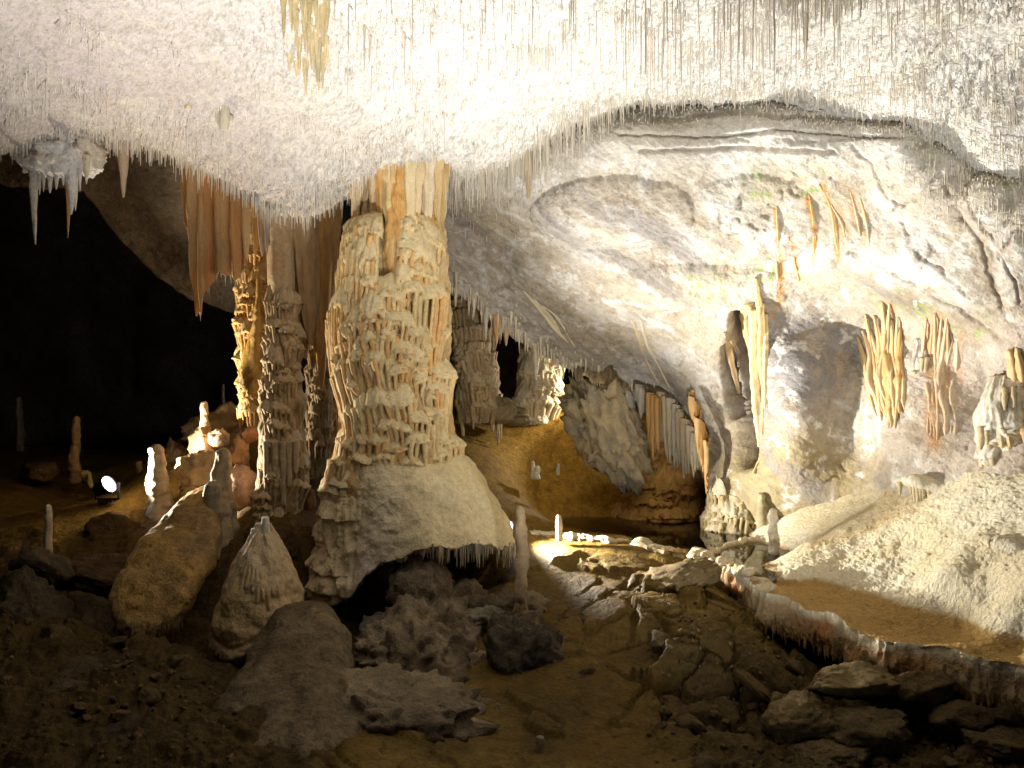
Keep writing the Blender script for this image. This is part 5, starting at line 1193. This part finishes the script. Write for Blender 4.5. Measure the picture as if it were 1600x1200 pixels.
# scattered small rocks, alike: one shared mesh set
gset = []
for k in range(5):
    P, Fq = boulder_shape((1, .85, .7), 800 + k, 3, 8, .2, .1)
    C = mixc((0.13, 0.09, 0.04), (0.075, 0.052, 0.025), smooth(-.2, .3, fbm(P, 1.5, 3, k)))
    me = make_mesh('rubble_rock', P, np.asarray(Fq), C); me.materials.append(M['rock']); gset.append(me)
rr2 = np.random.default_rng(12)
n_ = 0
while n_ < 110:
    right = n_ % 3 != 0
    Y = rr2.uniform(5.5, 7.2) if right else rr2.uniform(5.4, 8.0)
    u = rr2.uniform(1020, 1600) if right else rr2.uniform(0, 330)
    x = X(u, Y); z = float(floor_z(np.array([[x, Y]]))[0])
    o = bpy.data.objects.new('rubble_rock', gset[n_ % 5]); col.objects.link(o)
    s_ = 0.03 + 0.10 * rr2.random() ** 2.2
    o.scale = (s_, s_ * rr2.uniform(.7, 1.1), s_ * rr2.uniform(.6, 1)); o.location = (x, Y, z + 0.12 * 0.5 + s_ * .1)
    o.rotation_euler = (rr2.uniform(-.4, .4), rr2.uniform(-.4, .4), rr2.uniform(0, 6.28))
    tag(o, 'small brown rock lying loose in the lower right rubble' if right else 'small dark rock lying loose on the lower left floor', 'rock', 'loose rubble at lower right' if right else 'loose rubble at lower left')
    n_ += 1
# gravel: uncountable crumbs
mb = MB(); V0, F0 = ico(1)
for k in range(900):
    right = rr2.random() < .7
    Y = rr2.uniform(5.2, 8.0); u = rr2.uniform(1000, 1650) if right else rr2.uniform(-50, 420); x = X(u, Y)
    s_ = rr2.uniform(.008, .028)
    mb.add(V0 * s_ * rr2.uniform(.6, 1.2, 3) * (1 + .25 * rr2.normal(size=(len(V0), 1))) + np.array([x, Y, 0]), F0, np.array([.15, .105, .045]) * rr2.uniform(.6, 1.3))
V = np.vstack(mb.V); cen = np.repeat(np.array([v.mean(0) for v in mb.V]), len(V0), 0)
cz_ = floor_z(cen[:, :2]); pp = np.stack([cen[:, 0], cen[:, 1], cz_], -1)
V[:, 2] += cz_ + floor_disp(pp)[0] + .004
link('gravel', make_mesh('gravel', V, np.vstack(mb.F), np.vstack(mb.C)), M['rock'], kind='stuff', label='brown gravel crumbs strewn over the cave floor')

# ------------------------------------------------------------------ soda straws
def ceil_pts(u, Y):
    x = X(u, Y); p = np.stack([x, Y, 0 * x], -1); p[:, 2] = ceil_z(p[:, :2]); p[:, 2] += ceil_disp(p); return p
def vis(p): return 600 - (p[:, 2] - CZ) / p[:, 1] * F
ed_u = np.array([q[0] for q in ceil_ctrl[17:]]); ed_Y = np.array([q[2] for q in ceil_ctrl[17:]])
def edgeY(u): return np.interp(u, ed_u, ed_Y)
sr = np.random.default_rng(77)
# the 300 largest, each its own object
tops = []; lens = []
u = sr.uniform(960, 1600, 150); Y = sr.uniform(4.7, 6.4, 150); p = ceil_pts(u, Y); tops.append(p); lens.append(sr.uniform(.16, .5, 150) * smooth(1650, 1150, u) + .08)
u = sr.uniform(520, 960, 50); Y = sr.uniform(4.9, 6.6, 50); p = ceil_pts(u, Y); tops.append(p); lens.append(sr.uniform(.10, .36, 50))
u = sr.uniform(660, 900, 60); Y = edgeY(u) - sr.uniform(.05, .6, 60); p = ceil_pts(u, Y); tops.append(p); lens.append(sr.uniform(.12, .5, 60))
u = sr.uniform(200, 560, 40); Y = edgeY(u) - sr.uniform(.0, .5, 40); p = ceil_pts(u, Y); tops.append(p); lens.append(sr.uniform(.10, .3, 40))
tops = np.vstack(tops); lens = np.concatenate(lens)
smesh = []
for k in range(4):
    V, f, C2 = drip_cones(np.zeros((1, 3)), np.array([1.0]), np.array([1.0]), n=6, colr=(0.66, 0.60, 0.50), cvar=.05, segs=(-.05, .3, .7, 1.0), prof=(1.5, 1.0, .85, .55))
    me = make_mesh('soda_straw', V, f, C2); me.materials.append(M['straw']); smesh.append(me)
for k in range(len(tops)):
    o = bpy.data.objects.new('soda_straw', smesh[k % 4]); col.objects.link(o)
    o.location = tops[k] + [0, 0, .01]; r_ = .0042 * sr.uniform(.8, 1.3); o.scale = (r_, r_, lens[k]); o.rotation_euler = (sr.normal(0, .012), sr.normal(0, .012), sr.uniform(0, 6))
    tag(o, ['thin long soda straw hanging at the top right of the ceiling', 'thin soda straw hanging from the top middle of the ceiling', 'soda straw in the fringe between the great column and the right wall', 'soda straw on the ceiling edge above the left columns and orange curtain'][0 if k < 150 else 1 if k < 200 else 2 if k < 260 else 3], 'soda straw', ['straws at the top right', 'straws at the top middle', 'straws right of the great column', 'straws above the left columns'][0 if k < 150 else 1 if k < 200 else 2 if k < 260 else 3])
# long fringe along the hanging edge
nf_ = 2400
u = np.where(sr.random(nf_) < .7, sr.uniform(160, 960, nf_), sr.uniform(960, 1600, nf_)); Y = edgeY(u) - np.abs(sr.normal(0, .45, nf_)) + .08; p = ceil_pts(u, Y)
Lf = (.05 + .30 * sr.random(nf_) ** 2.2) * (.6 + .7 * smooth(560, 720, u) - .8 * smooth(900, 1000, u))
V, f, C2 = drip_cones(p + [0, 0, .012], Lf, .0040 * sr.uniform(.7, 1.4, nf_), n=4, colr=(0.74, 0.68, 0.57), cvar=.12, segs=(0, .25, 1), prof=(1.8, 1.0, .6))
link('soda_straw_fringe', make_mesh('soda_straw_fringe', V, f, C2), M['straw'], kind='stuff', label='fringe of longer soda straws along the hanging edge of the ceiling')
# straws spreading onto the top of the wall, thinning out downwards
nw = 3200; u = sr.uniform(690, 1640, nw); v = np.interp(u, [690,800,900,960,1150,1400,1600], [275,258,208,168,160,195,285]) - 8 + np.abs(sr.normal(0, 30, nw)) * (.45 + .9 * smooth(1000, 850, u) + 1.0 * smooth(1380, 1480, u))
p = np.array([wall_pt(a, b_) for a, b_ in zip(u, v)])
V, f, C2 = drip_cones(p + [0, 0, .02], .03 + .14 * sr.random(nw) ** 2.5, .0038 * sr.uniform(.7, 1.4, nw), n=4, colr=(0.72, 0.66, 0.55), cvar=.12, segs=(0, .25, 1), prof=(1.8, 1.0, .6))
link('soda_straw_scatter', make_mesh('soda_straw_scatter', V, f, C2), M['straw'], kind='stuff', label='scatter of short soda straws where the ceiling meets the right wall')
# the rest: a dense fur of short straws
N = 26000
u = sr.uniform(-40, 1640, N); yy = sr.random(N); eY = edgeY(u)
Y = np.exp(np.log(4.6) + (np.log(eY + .1) - np.log(4.6)) * yy ** .85)
p = ceil_pts(u, Y)
dens = fbm(p, 1.1, 3, 401)
keep = sr.random(N) < np.clip(.45 + 1.9 * dens + .4 * smooth(.7, 1., yy), .08, 1) * (1 - .75 * smooth(420, 150, u) * smooth(.75, .5, yy))
p = p[keep]; m = len(p); yy = yy[keep]; u = u[keep]
L_ = (.016 + .026 * sr.exponential(1, m) + .05 * smooth(.75, 1, yy) * sr.random(m) + .07 * smooth(800, 1100, u) * smooth(.6, .1, yy) * sr.random(m))
L_ = L_ * (.45 + 1.9 * smooth(-.15, .4, fbm(p, 1.9, 3, 403))) + .22 * (sr.random(m) < .035) * sr.random(m) * smooth(500, 1000, u)
V, f, C2 = drip_cones(p + [0, 0, .012], np.minimum(L_, .4), .0034 * sr.uniform(.7, 1.5, m), n=4, colr=(0.74, 0.69, 0.60), cvar=.10, segs=(0, .25, 1), prof=(1.9, 1.0, .6))
link('soda_straw_fur', make_mesh('soda_straw_fur', V, f, C2), M['straw'], kind='stuff', label='dense fur of short white soda straws over the ceiling')

# ------------------------------------------------------------------ lamps
def lamp(label, u, v, Y, aim, power, cone, blend, colr, rad):
    p = at(u, v, Y); q = at(*aim)
    p[2] = max(p[2], float(floor_z(p[None, :2])[0]) + 0.20)
    dz = Vector(q - p).normalized()
    t = thing('floodlight', p - np.array([0, 0, 0.12]), label, 'floodlight')
    rot = dz.to_track_quat('-Z', 'Y')
    n = 20
    def ringmesh(prof, name, mat):
        V = []; 
        for r, h in prof:
            for k in range(n):
                a_ = 2 * math.pi * k / n
                V.append(Vector((r * math.cos(a_), r * math.sin(a_), h)))
        V = [rot @ w for w in V]
        Fq = [[i * n + k, i * n + (k + 1) % n, (i + 1) * n + (k + 1) % n, (i + 1) * n + k] for i in range(len(prof) - 1) for k in range(n)]
        me = bpy.data.meshes.new(name); me.from_pydata([tuple(w) for w in V], [], Fq); me.materials.append(mat)
        o = bpy.data.objects.new(name, me); col.objects.link(o); o.parent = t; o.location = (0, 0, 0.12)
        return o
    ringmesh([(0.001, 0.12), (0.04, 0.12), (0.05, 0.10), (0.075, -0.01), (0.08, -0.012), (0.08, -0.02), (0.07, -0.02), (0.045, 0.07), (0.001, 0.08)], 'housing', M['black'])
    ringmesh([(0.001, 0.01), (0.05, 0.01), (0.068, 0.0), (0.05, -0.004), (0.001, -0.006)], 'lens', M['bulb'])
    me = bpy.data.meshes.new('foot')
    V = []; Fq = []
    def bx(x0, x1, y0, y1, z0, z1):
        o_ = len(V)
        for zz in (z0, z1):
            for x, y in ((x0, y0), (x1, y0), (x1, y1), (x0, y1)): V.append((x, y, zz))
        for f in ((0, 3, 2, 1), (4, 5, 6, 7), (0, 1, 5, 4), (1, 2, 6, 5), (2, 3, 7, 6), (3, 0, 4, 7)): Fq.append([o_ + k for k in f])
    bx(-.06, .06, -.05, .05, -.02, 0); bx(-.1, -.088, -.012, .012, 0, .14); bx(.088, .1, -.012, .012, 0, .14); bx(-.1, .1, -.012, .012, -.001, .010)
    me.from_pydata(V, [], Fq); me.materials.append(M['black'])
    o = bpy.data.objects.new('bracket', me); col.objects.link(o); o.parent = t
    ld = bpy.data.lights.new('floodlight_beam', 'SPOT'); ld.energy = power; ld.color = colr
    ld.spot_size = math.radians(cone); ld.spot_blend = blend; ld.shadow_soft_size = rad
    lo = bpy.data.objects.new('floodlight_beam', ld); col.objects.link(lo); lo.parent = t
    if 'glaring' in label:
        t.scale = (1.5,) * 3
    lo.location = Vector((0, 0, 0.12)) + dz * 0.10; lo.rotation_mode = 'QUATERNION'; lo.rotation_quaternion = rot
for a in LIGHTS: lamp(*a)
for o in bpy.data.objects:
    if '_loc' in o: del o['_loc']
